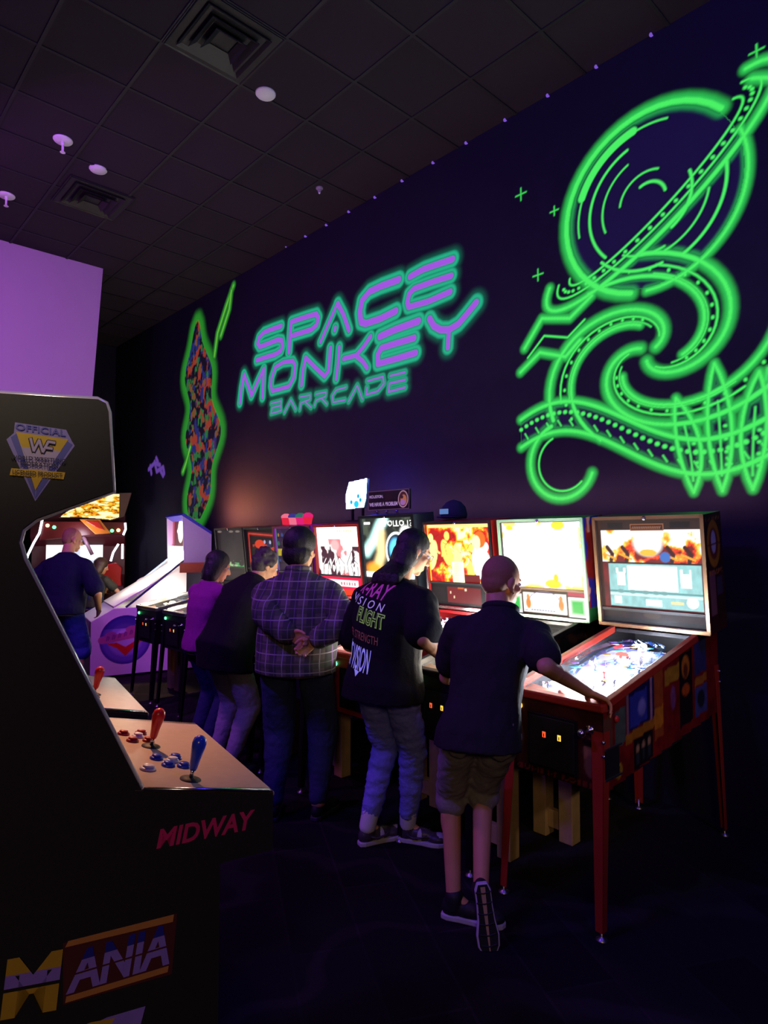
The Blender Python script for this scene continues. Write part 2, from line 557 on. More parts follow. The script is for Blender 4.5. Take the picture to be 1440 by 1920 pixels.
def vent(x0, y0, label):
    r = empty('ceiling_vent', (x0 + 0.305, y0 + 0.305, CEIL - 0.008)); tag(r, label, 'vent', 'square air vents in the ceiling')
    m = MB()
    for k, s in enumerate((0.295, 0.235, 0.175, 0.115)):
        z = -0.012 * k
        for a in range(4):
            M = Matrix.Rotation(a * PI / 2, 4, 'Z')
            m.add([(-s, -s, z - 0.012), (s, -s, z - 0.012), (s - 0.045, -s + 0.045, z + 0.02), (-s + 0.045, -s + 0.045, z + 0.02),
                   (-s, -s, z - 0.006), (s, -s, z - 0.006), (s - 0.045, -s + 0.045, z + 0.026), (-s + 0.045, -s + 0.045, z + 0.026)],
                  [(0, 1, 2, 3), (7, 6, 5, 4), (0, 4, 5, 1), (3, 2, 6, 7), (0, 3, 7, 4), (1, 5, 6, 2)], M)
    m.build('louvre', mat('vent_louvre_paint', (0.010, 0.009, 0.008), 0.5), r)
    m = MB(); m.box(-0.305, 0.305, -0.305, 0.305, -0.006, 0.008)
    m.build('back_plate', BLACK, r)


vent(GX - 0.61, 1.79, 'square black air vent at the top of the photo near the purple ceiling disc')
vent(-6.9, 1.85, 'square black air vent above the pale purple wall, the farther one')


def sprinkler(px, py, stem, label):
    p = at_z(px, py, CEIL)
    r = empty('sprinkler', (p.x, p.y, CEIL)); tag(r, label, 'sprinkler', 'pale ceiling discs and sprinkler heads')
    m = MB(); m.lathe([(0.078, 0), (0.078, -0.006), (0.070, -0.016), (0.02, -0.018)], 24)
    m.build('cover_plate', SOFTWHITE, r, True)
    if stem:
        m = MB(); m.lathe([(0.014, -0.012), (0.016, -0.04), (0.010, -0.05), (0.010, -0.10)], 10)
        m.tube([(0.014, 0, -0.06), (0.022, 0, -0.085), (0.004, 0, -0.11)], 0.003, 6)
        m.tube([(-0.014, 0, -0.06), (-0.022, 0, -0.085), (-0.004, 0, -0.11)], 0.003, 6)
        m.lathe([(0.022, -0.113), (0.022, -0.110)], 14)
        m.build('spray_head', SOFTWHITE, r)


sprinkler(498, 175, False, 'round pale flush disc on the ceiling below the nearer black vent')
sprinkler(118, 262, True, 'pale sprinkler with a hanging head, left of the small flush disc')
sprinkler(184, 317, False, 'small flush pale disc on the ceiling just above the farther vent')
sprinkler(12, 366, True, 'pale sprinkler with a hanging head at the left edge of the photo')

p = at_z(599, 352, CEIL)
r = empty('ceiling_sensor', (p.x, p.y, CEIL)); tag(r, 'tiny dark ring sensor on the ceiling near the mural wall', 'sensor')
m = MB(); m.lathe([(0.035, 0), (0.035, -0.012), (0.02, -0.02), (0.012, -0.05)], 14); m.build('sensor_ring', mat('sensor_plastic', (0.30, 0.24, 0.28), 0.4), r)
m = MB(); m.ell((0, 0, -0.052), (0.010, 0.010, 0.010)); m.build('sensor_tip', SOFTWHITE, r)

PINB = glow('pin_bulb', S(120, 80, 200), 1.0)
for px, py in ((1220, 65), (1117, 125), (1026, 179), (946, 225), (873, 268), (811, 305), (753, 339), (702, 370), (653, 397), (611, 422), (572, 443), (536, 462)):
    q = at_y(px, py, WALL_Y - 0.02)
    m = MB(); m.ell((0, 0, 0), (0.011, 0.011, 0.014), 8, 6); m.box(-0.008, 0.008, 0.004, 0.02, -0.003, 0.003)
    o = m.build('pin_light', PINB); o.location = q
    tag(o, 'tiny violet pin light in the row along the top of the mural wall', 'light', 'pin lights along the top of the mural wall')

# ================================================================ paint on the long wall
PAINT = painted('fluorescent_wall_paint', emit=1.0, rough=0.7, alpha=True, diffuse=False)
TEAL, LILAC, GREEN = S(28, 176, 132), S(160, 84, 222), S(60, 226, 92)
INDIGO = S(24, 8, 84)


def wpx(x, y):
    q = at_y(x, y, WALL_Y); return (q.x, q.z)


def msize(x, y):
    return abs(wpx(x, y - 0.5)[1] - wpx(x, y + 0.5)[1])


Z1 = lambda P: [(470 + x * .15278, 460 + y * .15278) for x, y in P]
Z2 = lambda P: [(650 + x * .18056, 455 + y * .18056) for x, y in P]
Z3 = lambda P: [(430 + x * .18056, 600 + y * .18056) for x, y in P]
Z4 = lambda P: [(420 + x * .375, 440 + y * .375) for x, y in P]
LET = [  # pen strokes of the wall sign: points, pen radius in photo pixels
    (Z1([(375, 990), (260, 1030), (160, 1070), (105, 1130), (85, 1200), (112, 1245), (220, 1205), (330, 1160), (380, 1165), (392, 1230), (372, 1295), (300, 1340), (180, 1375), (78, 1410)]), 5.2),
    (Z1([(470, 1310), (485, 1100), (498, 940), (540, 925), (700, 872), (805, 842), (832, 890), (812, 975), (745, 1035), (520, 1105)]), 5.6),
    (Z1([(858, 1185), (965, 940), (1065, 710)]), 4.6), (Z1([(1068, 712), (1140, 850), (1205, 1040)]), 5.6), (Z1([(1040, 1010), (1032, 1040)]), 4.8),
    (Z2([(540, 385), (360, 450), (235, 510), (160, 600), (138, 720), (150, 825), (200, 840), (350, 790), (510, 710)]), 7.2),
    (Z2([(660, 352), (800, 275), (950, 222), (1100, 172)]), 7.2),
    (Z2([(1085, 345), (900, 405), (700, 478), (650, 530), (630, 620), (645, 668), (850, 610), (1075, 510)]), 6.4),
    (Z3([(110, 860), (128, 700), (152, 565), (200, 690), (230, 785), (290, 650), (358, 505), (352, 650), (345, 800)]), 4.6),
    (Z3([(440, 600), (478, 490), (560, 440), (660, 425), (682, 470), (668, 600), (620, 690), (520, 718), (445, 738), (432, 680), (440, 600)]), 4.6),
    (Z3([(750, 675), (765, 520), (792, 390), (890, 490), (990, 585), (1030, 530), (1050, 290)]), 5.0),
    (Z3([(1110, 610), (1130, 450), (1142, 280)]), 4.8),
    (Z2([(-30, 1205), (100, 1170), (180, 1075), (248, 975)]), 5.4), (Z2([(100, 1175), (170, 1235), (212, 1300)]), 5.4),
    (Z2([(345, 975), (500, 905), (745, 815)]), 7.6),
    (Z2([(700, 990), (500, 1050), (360, 1095), (325, 1160), (325, 1258), (500, 1210), (715, 1145)]), 6.8),
    (Z2([(862, 790), (905, 865), (975, 905), (1060, 905), (1160, 845), (1250, 740), (1345, 622)]), 7.4), (Z2([(1062, 905), (1052, 1090)]), 6.0),
    (Z3([(435, 868), (540, 840), (535, 888), (445, 912)]), 2.0), (Z3([(535, 888), (540, 940), (435, 972), (445, 912)]), 2.0),
    (Z3([(572, 960), (640, 830), (690, 930)]), 2.2),
    (Z3([(738, 800), (840, 780), (838, 825), (745, 860), (732, 930)]), 2.1), (Z3([(790, 850), (850, 908)]), 2.1),
    (Z3([(900, 770), (1005, 748), (1000, 795), (905, 832), (885, 890)]), 2.1), (Z3([(960, 815), (1012, 872)]), 2.1),
    (Z3([(1212, 698), (1110, 728), (1070, 790), (1080, 855), (1200, 830)]), 2.3),
    (Z3([(1240, 845), (1330, 680), (1382, 822)]), 2.4),
    (Z4([(718, 732), (795, 710), (800, 745), (770, 782), (712, 800), (716, 765)]), 2.8),
    (Z4([(832, 706), (905, 688)]), 3.0), (Z4([(905, 726), (828, 744), (824, 786), (905, 764)]), 3.0),
]
cv = Canvas(4.55, 1.75, 0.0065, TEAL, 0.0, -7.6, 2.85)
D = np.full(len(cv.u), 9.0); big = np.full(len(cv.u), 9.0)
for P, rpx in LET:
    mx, my = P[len(P) // 2]; r = rpx * msize(mx, my)
    d = cv.seg_dist([wpx(*q) for q in P]) - r
    D = np.minimum(D, d); big = np.minimum(big, d - min(0.046, r * 0.95))
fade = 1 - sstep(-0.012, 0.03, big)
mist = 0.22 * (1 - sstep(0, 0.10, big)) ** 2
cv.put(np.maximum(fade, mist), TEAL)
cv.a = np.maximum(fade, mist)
edge = np.exp(-(D / 0.008) ** 2)
cv.c = cv.c * (1 - 0.45 * edge[:, None])
cv.put(1 - sstep(-0.012, 0.0, D), LILAC)
o = cv.build('wall_lettering', lambda u, v: (u, WALL_Y - 0.0015, v), PAINT)
tag(o, 'three rows of purple letters outlined in teal painted on the dark wall', 'wall painting')

# big free abstract spray painting: a ringed globe, sweeping arcs, a spiral and beaded bands
cv = Canvas(2.55, 2.95, 0.0065, GREEN, 0.0, -3.15, 1.9)


def arc(cx, cz, r, a0, a1, n=26, k=0.0, sq=1.0):
    return [(cx + (r + k * i / n) * math.cos(a0 + (a1 - a0) * i / n), cz + sq * (r + k * i / n) * math.sin(a0 + (a1 - a0) * i / n)) for i in range(n + 1)]


MIST = []                       # the sprayed mist goes down first, the drawn lines over it


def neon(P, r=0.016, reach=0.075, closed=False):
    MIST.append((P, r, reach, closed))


def thin(P, r=0.007):
    MIST.append((P, r, 0, False))


gc = (-1.88, 4.00)
DARKS = [[(gc[0] + 0.60 * math.cos(t), gc[1] + 0.60 * math.sin(t)) for t in np.linspace(0, 2 * PI, 40)]]
neon(arc(*gc, 0.62, 0.7, 4.5), 0.018, 0.085); neon(arc(*gc, 0.62, -1.6, 0.35), 0.010, 0.06)
for k, (rr, a0, a1) in enumerate(((0.52, 1.3, 3.3), (0.43, 1.9, 3.9), (0.33, 2.0, 3.5), (0.50, -1.1, 0.1), (0.40, -1.3, -0.2), (0.29, -1.0, 0.3), (0.2, 1.2, 3.0), (0.47, 3.9, 4.9), (0.37, 4.2, 5.0), (0.12, 0.2, 2.0))):
    thin(arc(*gc, rr, a0, a1), 0.009 if k % 2 else 0.006)
thin(arc(*gc, 0.53, 1.75, 2.75), 0.028)
ca, sa = math.cos(0.6), math.sin(0.6)
ring = lambda rx, ry, a0, a1: [(gc[0] + rx * math.cos(t) * ca - ry * math.sin(t) * sa, gc[1] + rx * math.cos(t) * sa + ry * math.sin(t) * ca) for t in np.linspace(a0, a1, 40)]
neon(ring(0.95, 0.26, -3.6, 0.5), 0.012, 0.06); thin(ring(0.84, 0.20, -3.5, 0.4)); thin(ring(0.72, 0.14, -3.4, 0.3))
for t in np.linspace(-3.2, 0.2, 26):
    q = ring(0.78, 0.17, t, t + 0.01)[0]; thin([q, (q[0] + 0.003, q[1])], 0.011)
neon(arc(-1.42, 3.80, 0.62, 0.1, 1.3, k=0.1), 0.012, 0.07); neon(arc(-1.62, 3.45, 0.80, -0.25, 0.62), 0.012, 0.07); thin(arc(-1.62, 3.45, 0.68, -0.2, 0.6))
sp = (-1.90, 2.96)
for a in range(3):
    A = a * 2 * PI / 3 + 0.4
    S0 = lambda t, o, g: (sp[0] + (0.06 + g * t) * math.cos(A + o + 3.3 * t), sp[1] + (0.06 + 0.78 * g * t) * math.sin(A + o + 3.3 * t))
    neon([S0(t, 0, 0.80) for t in np.linspace(0, 1, 30)], 0.012, 0.07)
    neon([S0(t, 0.55, 0.72) for t in np.linspace(0.25, 1, 24)], 0.010, 0.05)
    thin([S0(t, 0.2, 0.74) for t in np.linspace(0.1, 0.9, 24)]); thin([S0(t, 0.38, 0.70) for t in np.linspace(0.2, 0.85, 20)], 0.005)
    for t in np.linspace(0.3, 0.95, 12):
        q = S0(t, 0.29, 0.72); thin([q, (q[0], q[1] + 0.004)], 0.010)
band = [(-2.92 + 1.9 * t, 2.42 + 0.20 * math.sin(t * 5.6 + 0.6)) for t in np.linspace(0, 1, 40)]
DARKS.append([(x, z + 0.09) for x, z in band] + [(x, z - 0.09) for x, z in band[::-1]])
neon([(x, z + 0.11) for x, z in band], 0.012, 0.06); neon([(x, z - 0.11) for x, z in band], 0.012, 0.06)
for i, (x, z) in enumerate(band):
    thin([(x, z + 0.03), (x + 0.004, z + 0.03)], 0.014)
    if i % 2: thin([(x - 0.01, z - 0.03), (x + 0.015, z - 0.07)], 0.005)
neon(arc(-2.55, 2.27, 0.30, 1.9, 5.9, k=-0.05), 0.012, 0.065); thin(arc(-2.55, 2.27, 0.21, 2.0, 5.5))
neon([(-2.88, 3.2), (-2.72, 3.40), (-2.48, 3.34), (-2.30, 3.46)], 0.012, 0.06); neon([(-2.92, 3.02), (-2.74, 3.14), (-2.52, 3.06), (-2.40, 3.16)], 0.012, 0.06)
thin([(-2.85, 3.12), (-2.7, 3.26), (-2.5, 3.2), (-2.36, 3.3)])
for k in range(4):
    x0 = -1.62 + 0.17 * k; z0 = 2.0; hh = (0.62, 0.80, 0.70, 0.9)[k]; bend = (-.10, -.03, .05, .12)[k]
    P = [(x0 - 0.07 * math.sin(PI * t) ** 0.8 + bend * t * t, z0 + hh * t) for t in np.linspace(0, 1, 12)] + [(x0 + 0.07 * math.sin(PI * t) ** 0.8 + bend * t * t, z0 + hh * t) for t in np.linspace(1, 0, 12)]
    DARKS.append(P); neon(P, 0.009, 0.05, True)
    thin([(x0 + bend * t * t, z0 + hh * t) for t in np.linspace(0.12, 0.7, 8)], 0.005)
    for t in (0.2, 0.3, 0.4, 0.5): thin([(x0 + 0.03 + bend * t * t, z0 + hh * t), (x0 + 0.034 + bend * t * t, z0 + hh * t)], 0.009)
for x, z, r_ in ((-2.9, 4.45, .05), (-2.6, 4.2, .035), (-1.2, 4.65, .04), (-2.75, 3.75, .045)):
    thin([(x - r_, z), (x + r_, z)], 0.004); thin([(x, z - r_), (x, z + r_)], 0.004)
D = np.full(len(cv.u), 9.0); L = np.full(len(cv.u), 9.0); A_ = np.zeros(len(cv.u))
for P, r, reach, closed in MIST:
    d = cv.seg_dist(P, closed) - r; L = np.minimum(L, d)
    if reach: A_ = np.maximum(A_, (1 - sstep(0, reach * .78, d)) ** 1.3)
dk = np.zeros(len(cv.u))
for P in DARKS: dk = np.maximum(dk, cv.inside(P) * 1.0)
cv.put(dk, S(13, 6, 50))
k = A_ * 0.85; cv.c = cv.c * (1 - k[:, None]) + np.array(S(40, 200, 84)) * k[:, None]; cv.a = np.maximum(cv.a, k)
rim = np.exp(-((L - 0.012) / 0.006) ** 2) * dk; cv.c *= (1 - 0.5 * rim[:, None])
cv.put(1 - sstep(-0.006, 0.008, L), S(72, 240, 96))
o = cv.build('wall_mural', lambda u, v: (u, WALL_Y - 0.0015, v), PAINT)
tag(o, 'huge neon green spray painted mural with sweeping glowing outlines at right', 'wall painting')

# narrow abstract painting at the far end: a standing flame shape with mottled colours
cv = Canvas(2.7, 3.5, 0.011, S(60, 200, 60), 0.0, -9.9, 1.75)
tt = np.linspace(0, 1, 34)
ctr = lambda t: (-8.42 + 0.16 * math.sin(t * 5.0) + 0.18 * t, 1.98 + 2.85 * t)
wid = lambda t: 0.42 * (math.sin(PI * min(1, t * 0.92 + 0.08)) ** 0.7) * (1 + 0.22 * math.sin(t * 19)) + 0.02
out_ = [(ctr(t)[0] - wid(t), ctr(t)[1]) for t in tt] + [(ctr(t)[0] + wid(t), ctr(t)[1]) for t in tt[::-1]]
G2 = S(56, 190, 60)
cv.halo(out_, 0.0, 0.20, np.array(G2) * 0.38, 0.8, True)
ins = cv.inside(out_)
n1 = fnoise(cv.u * 10, cv.v * 7, 3, 4); n2 = fnoise(cv.u * 12 + 7, cv.v * 8, 9, 4); n3 = fnoise(cv.u * 12 + 20, cv.v * 8, 15, 4)
base = np.tile(np.array(S(14, 10, 26)), (len(cv.u), 1))
for nn, c_, th in ((n1, S(140, 50, 34), .58), (n2, S(30, 40, 100), .58), (n3, S(36, 100, 50), .62), (fnoise(cv.u * 11, cv.v * 8, 33), S(110, 70, 40), .66)):
    k = sstep(th, th + .05, nn)[:, None]; base = base * (1 - k) + np.array(c_) * k
w_ = ins.astype(float)
cv.c = cv.c * (1 - w_[:, None]) + base * w_[:, None]; cv.a = np.maximum(cv.a, w_)
cv.stroke(out_, 0.008, S(52, 150, 46), 0.03, True)
for P in (((438, 535), (424, 575), (408, 625), (402, 668)), ((434, 545), (430, 580), (414, 630)), ((357, 838), (349, 868), (343, 885))):
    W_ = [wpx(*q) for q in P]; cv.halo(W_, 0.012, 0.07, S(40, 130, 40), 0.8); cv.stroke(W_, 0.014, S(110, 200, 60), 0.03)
o = cv.build('wall_mural', lambda u, v: (u, WALL_Y - 0.0015, v), PAINT)
tag(o, 'narrow multicoloured painted mural with a green glowing outline at the far end', 'wall painting')

cv = Canvas(1.0, 0.6, 0.012, S(90, 56, 140), 0.0, -10.1, 2.62)
for P in (((279, 880), (290, 868), (300, 872)), ((282, 874), (284, 888)), ((290, 866), (294, 884), (306, 876), (308, 888)), ((293, 859), (296, 866)), ((300, 880), (306, 892))):
    cv.stroke([wpx(*q) for q in P], 0.035, S(92, 58, 150), 0.03)
o = cv.build('wall_tag', lambda u, v: (u, WALL_Y - 0.001, v), PAINT)
tag(o, 'small purple paint splatter on the wall left of the narrow mural', 'wall painting')

cv = Canvas(0.4, 0.9, 0.008, GREEN, 0.0, -1.32, 2.2)
for P in (((1424, 742), (1432, 736), (1440, 728)), ((1428, 735), (1436, 744)), ((1440, 778), (1436, 792), (1440, 808)), ((1440, 690), (1436, 712))):
    W_ = [wpx(*q) for q in P]; cv.halo(W_, 0.004, 0.03, np.array(GREEN) * 0.7, 0.8); cv.stroke(W_, 0.010, GREEN, 0.01)
o = cv.build('wall_tag', lambda u, v: (u, WALL_Y - 0.001, v), PAINT)
tag(o, 'small green painted squiggles on the wall at the right edge of the photo', 'wall painting')

# ================================================================ pinball machines
# local frame of a machine: origin on the floor under the middle of the front, +y towards the wall, x to the player's right
CHROME = mat('chrome', (0.62, 0.62, 0.66), 0.22, 1.0, var=0.05)
STEEL = mat('brushed_steel', (0.42, 0.40, 0.38), 0.38, 1.0, var=0.15, scale=60)
DARKMETAL = mat('dark_leg_metal', (0.020, 0.018, 0.018), 0.4, 0.6)
REDMETAL = mat('red_powder_coat', (0.42, 0.035, 0.018), 0.35, 0.2, var=0.08, coat=0.3)
CABBLACK = mat('black_cabinet_laminate', (0.012, 0.011, 0.012), 0.5)
WOOD = mat('pine_wood', (0.52, 0.34, 0.15), 0.6, var=0.22, scale=14)
GLASS = glass_mat()
BACKLIT = {k: painted('backlit_art_%d' % (k * 10), emit=k, rough=0.5, spec=0.12, diffuse=False) for k in (0.35, 0.7, 1.2, 2.0, 3.2)}
PRINT = painted('printed_art', rough=0.45)
PFPRINT = painted('playfield_art', rough=0.25, spec=0.5)
GI = glow('lamp_white', (1.0, 0.95, 0.92), 14)
GIB = glow('lamp_blue', (0.25, 0.45, 1.0), 9)
GIY = glow('lamp_amber', (1.0, 0.55, 0.12), 9)
GIR = glow('lamp_red', (1.0, 0.06, 0.05), 6)
GIG = glow('lamp_green', (0.08, 1.0, 0.25), 6)
SLOT = glow('coin_slot_lamp', S(255, 190, 70), 1.6)
SLOTR = glow('coin_slot_lamp_red', S(255, 90, 50), 1.2)

HW, BHW = 0.25, 0.322
TOP0, TOP1, YB = 0.975, 1.172, 1.045          # glass height at the front, at the backbox; where the backbox front stands
SIDE = [(0, .60), (0, TOP0 - .005), (YB, TOP1 - .005), (1.335, TOP1 - .005), (1.335, .72), (0.75, .655)]
gz = lambda y: TOP0 + (TOP1 - TOP0) * y / YB
pz = lambda y: gz(y) - 0.075 - 0.035 * y


SHARED = {}


def random_toys(seed, root, lamps, dense=True):
    """things standing on the playfield, each kind one part"""
    rs = random.Random(seed)
    P = lambda x, y, h=0.0: (x, y, pz(y) + h)
    # three pop bumpers
    for k, (x, y) in enumerate(((-0.06, .80), (0.07, .84), (0.0, .70))):
        m = MB(); T = Matrix.Translation(P(x, y))
        m.lathe([(.020, 0), (.022, .018), (.018, .028), (.030, .032)], 14, T); m.mi = 1
        m.lathe([(.034, .036), (.036, .041), (.026, .047), (.006, .050)], 14, T)
        m.build('bumper', [SOFTWHITE, (GIR, GI, GIB)[k]], root, True)
    # flippers
    for s in (-1, 1):
        m = MB(); a = P(s * .085, .20, .016); b2 = P(s * .022, .165, .014)
        m.tube([a, b2], [.012, .007], 10); m.build('flipper', mat('flipper_rubber', (0.75, 0.10, 0.06), 0.4), root, True)
    # apron
    m = MB(); m.prism([(-.235, .0), (.235, .0), (.235, .16), (.12, .13), (0, .065), (-.12, .13), (-.235, .16)], 0, .004, 'z')
    m.v = [Vector((v.x, v.y + .028, pz(v.y + .028) + .035 + v.z)) for v in m.v]
    m.build('apron', mat('apron_card', (0.60, 0.36, 0.22), 0.4), root)
    # ramps
    for k, s in enumerate((-1, 1)):
        L = [(s * .13, .34, .02), (s * .14, .48, .05), (s * .12, .64, .075), (s * .06, .80, .085), (s * -.05, .90, .085), (s * -.14, .84, .08), (s * -.19, .66, .075), (s * -.205, .44, .06)]
        m = MB(); vs = []; fs = []
        for i, (x, y, h) in enumerate(L):
            x2, y2, _ = L[min(i + 1, len(L) - 1)]; x1, y1, _ = L[max(i - 1, 0)]
            d = Vector((x2 - x1, y2 - y1, 0)).normalized(); n_ = Vector((-d.y, d.x, 0)) * .020
            c = Vector(P(x, y, h))
            vs += [c + n_ + Vector((0, 0, .02)), c + n_, c - n_, c - n_ + Vector((0, 0, .02))]
        for i in range(len(L) - 1):
            for q in range(3): fs.append((i * 4 + q, i * 4 + q + 1, i * 4 + q + 5, i * 4 + q + 4))
        m.add(vs, fs)
        o = m.build('ramp', glass_mat('clear_ramp_plastic_%d' % k, ((.80, .90, 1.0), (.97, .96, .95))[k], .10), root, True)
        sd = o.modifiers.new('solid', 'SOLIDIFY'); sd.thickness = 0.002
    # posts with rubbers, small plastics, lamps: each one an object, meshes shared
    def dot(kind, key, make, mats_, loc):
        if key not in SHARED:
            mm = MB(); make(mm); o_ = mm.build(kind, mats_, root, True); SHARED[key] = o_.data
        else:
            o_ = bpy.data.objects.new(kind, SHARED[key]); COL.objects.link(o_); o_.parent = root
        o_.location = loc
    for k in range(24 if dense else 12):
        c = rs.choice((0, 0, 1, 2))
        dot('post', ('post', c), lambda mm: mm.lathe([(.007, 0), (.005, .012), (.006, .028), (.009, .030), (.009, .036)], 8), (CHROME, SOFTWHITE, mat('red_rubber', (0.6, 0.05, 0.04), 0.5))[c], P(rs.uniform(-.22, .22), rs.uniform(.22, .98)))
    PM = [mat('plastic_blue', (0.08, 0.2, 0.7), 0.2), mat('plastic_white', (0.8, 0.8, 0.82), 0.2), mat('plastic_teal', (0.1, 0.55, 0.6), 0.2), mat('plastic_violet', (0.35, 0.15, 0.7), 0.2), mat('plastic_orange', (0.85, 0.35, 0.08), 0.2)]
    for k in range(22 if dense else 10):
        c = rs.randrange(5); e = rs.randrange(3)
        def shard(mm):
            rr = random.Random(c * 10 + e); w = rr.uniform(.016, .036)
            mm.prism([(w * math.cos(t) * rr.uniform(.6, 1.3), w * math.sin(t) * rr.uniform(.6, 1.3)) for t in (0, 1.3, 2.4, 3.6, 5.0)], 0, .003, 'z')
        dot('plastic', ('pl', c, e), shard, PM[c], P(rs.uniform(-.21, .21), rs.uniform(.26, 1.0), rs.uniform(.035, .06)))
    for k in range(16 if dense else 9):
        lm = rs.choice((GI, GI, GI, lamps[0], lamps[1]))
        dot('playfield_lamp', ('lamp', lm.name), lambda mm: mm.ell((0, 0, 0), (.007, .007, .009), 8, 6), lm, P(rs.uniform(-.22, .22), rs.uniform(.2, 1.0), .022))
    m = MB(); m.ell((0, 0, 0), (.0135,) * 3, 14, 9); m.v = [v + Vector(P(.03, .42, .014)) for v in m.v]
    m.build('steel_ball', CHROME, root, True)


def playfield_canvas(seed, pal, bright):
    cv = Canvas(.47, 1.0, .0075, pal[0])
    for k in range(5):
        nn = fnoise(cv.u * (8 + 3 * k), cv.v * (6 + 2 * k), seed + 5 * k)
        cv.put(sstep(.52, .60, nn), pal[(k + 1) % len(pal)])
    rs = random.Random(seed)
    for k in range(40):
        cv.ell(rs.uniform(.03, .44), rs.uniform(.08, .97), rs.uniform(.008, .03), rs.uniform(.008, .03), pal[rs.randrange(len(pal))], rs.uniform(0, 3))
    for k in range(14):
        x, y = rs.uniform(.05, .42), rs.uniform(.2, .9); a = rs.uniform(.8, 2.3)
        cv.stroke([(x, y), (x + .12 * math.cos(a), y + .12 * math.sin(a))], .004, pal[rs.randrange(len(pal))])
    cv.c *= bright
    return cv


def pinball(cx, y0, d):
    """d: settings of this machine"""
    r = empty('pinball_machine', (cx, y0, 0)); tag(r, d['label'], 'pinball machine', 'pinball machines along the mural wall')
    trim, railm = d.get('trim', STEEL), d.get('rail', STEEL)
    # cabinet: sides, front, floor, back in one shell, open at the top
    m = MB()
    for s in (-1, 1): m.prism(SIDE, s * HW, s * (HW - .018), 'x')
    m.box(-HW + .018, HW - .018, 0, .018, .60, TOP0 - .03)
    m.add([(-HW, 0.002, .60), (HW, 0.002, .60), (HW, .75, .655), (-HW, .75, .655), (-HW, 0.002, .612), (HW, 0.002, .612), (HW, .75, .667), (-HW, .75, .667)], [(0, 1, 2, 3), (7, 6, 5, 4), (0, 4, 5, 1), (2, 6, 7, 3)])
    m.box(-HW, HW, 1.317, 1.335, .72, TOP1 - .005)
    m.box(-HW + .018, HW - .018, YB + .01, 1.317, TOP1 - .025, TOP1 - .005)
    cab = m.build('cabinet', d.get('body', CABBLACK), r)
    # printed sides
    if 'side' in d:
        cv = Canvas(1.335, .58, d.get('side_step', .011), S(20, 8, 10), 1.0, 0, .60); d['side'](cv)
        inn = (cv.v > .605 + .09 * cv.u) & (cv.v < TOP0 - .012 + (TOP1 - TOP0) * np.minimum(cv.u, YB) / YB)
        cv.a = inn.astype(float)
        cv.build('side_art', lambda u, v: (HW + .0015, u, v), PRINT, cab)
    # front artwork panel and coin door
    m = MB(); m.box(-.13, .13, -.012, 0, .635, .885); m.mi = 1
    m.box(-.118, .118, -.016, -.012, .647, .873); m.build('coin_door', [DARKMETAL, CABBLACK], r, bevel=.003)
    for k, x in enumerate((-.035, .045)):
        m = MB(); m.box(x - .013, x + .013, -.020, -.016, .775, .815); m.mi = 1
        m.box(x - .0085, x + .0085, -.022, -.019, .782, .808); m.mi = 0; m.box(x - .002, x + .002, -.0235, -.021, .785, .800)
        m.build('coin_slot', [DARKMETAL, (SLOTR, SLOT)[k]], r)
    if 'front' in d:
        cv = Canvas(.5, .375, .008, S(18, 10, 8), 1.0, -.25, .60); d['front'](cv)
        cv.a = 1 - ((abs(cv.u) < .132) & (cv.v > .633) & (cv.v < .887)).astype(float)
        cv.build('front_art', lambda u, v: (u, -.0015, v), PRINT, cab)
    # lock bar, side rails, glass
    m = MB(); m.box(-HW - .006, HW + .006, -.012, .055, TOP0 - .032, TOP0 + .006)
    m.build('lock_bar', railm, r, bevel=.008)
    for s in (-1, 1):
        m = MB(); x0, x1 = sorted((s * (HW + .006), s * (HW - .026)))
        m.add([(x, y, z) for z0, z1 in ((-.03, -.03), (.008, .008)) for y, z in ((.03, gz(.03) + z0), (YB, gz(YB) + z1)) for x in (x0, x1)],
              [(0, 1, 3, 2), (4, 6, 7, 5), (0, 4, 5, 1), (2, 3, 7, 6), (0, 2, 6, 4), (1, 5, 7, 3)])
        m.build('side_rail', railm, r, bevel=.004)
    m = MB(); m.add([(-HW + .02, .05, gz(.05) - .006), (HW - .02, .05, gz(.05) - .006), (HW - .02, YB, gz(YB) - .006), (-HW + .02, YB, gz(YB) - .006)], [(0, 1, 2, 3)])
    m.build('playfield_glass', GLASS, r)
    # playfield
    cv = playfield_canvas(d['seed'], d['pal'], d.get('bright', 1.0))
    pf = cv.build('playfield', lambda u, v: (u - .235, v + .03, pz(v + .03)), PFPRINT, r)
    random_toys(d['seed'], pf, d.get('lamps', (GIY, GIB)), d.get('dense', True))
    for y, e in ((.22, .9), (.55, 1.0), (.88, d.get('rear', .42))):
        point_light('playfield_lamp_light', (0.0, y, gz(y) - .03), d['pf_energy'] * e, d.get('pf_color', (1, .95, .92)), .05, r)
    # flipper buttons, start button, plunger
    for s in (-1, 1):
        m = MB(); m.lathe([(.016, 0), (.016, .006), (.010, .012)], 12, Matrix.Translation((s * (HW + .003), .11, TOP0 - .075)) @ Matrix.Rotation(s * PI / 2, 4, 'Y'))
        m.build('flipper_button', mat('button_red', (0.55, 0.03, 0.03), 0.3), r, True)
    m = MB(); m.lathe([(.015, 0), (.015, .006), (.012, .010)], 12, Matrix.Translation((-.18, -.001, .90)) @ Matrix.Rotation(PI / 2, 4, 'X'))
    m.build('start_button', d.get('start', GIG), r, True)
    m = MB(); m.lathe([(.022, 0), (.020, .01), (.007, .014), (.007, .06), (.017, .066), (.019, .082), (.010, .094)], 14, Matrix.Translation((.19, 0, .86)) @ Matrix.Rotation(PI / 2, 4, 'X'))
    m.build('plunger', CHROME, r, True)
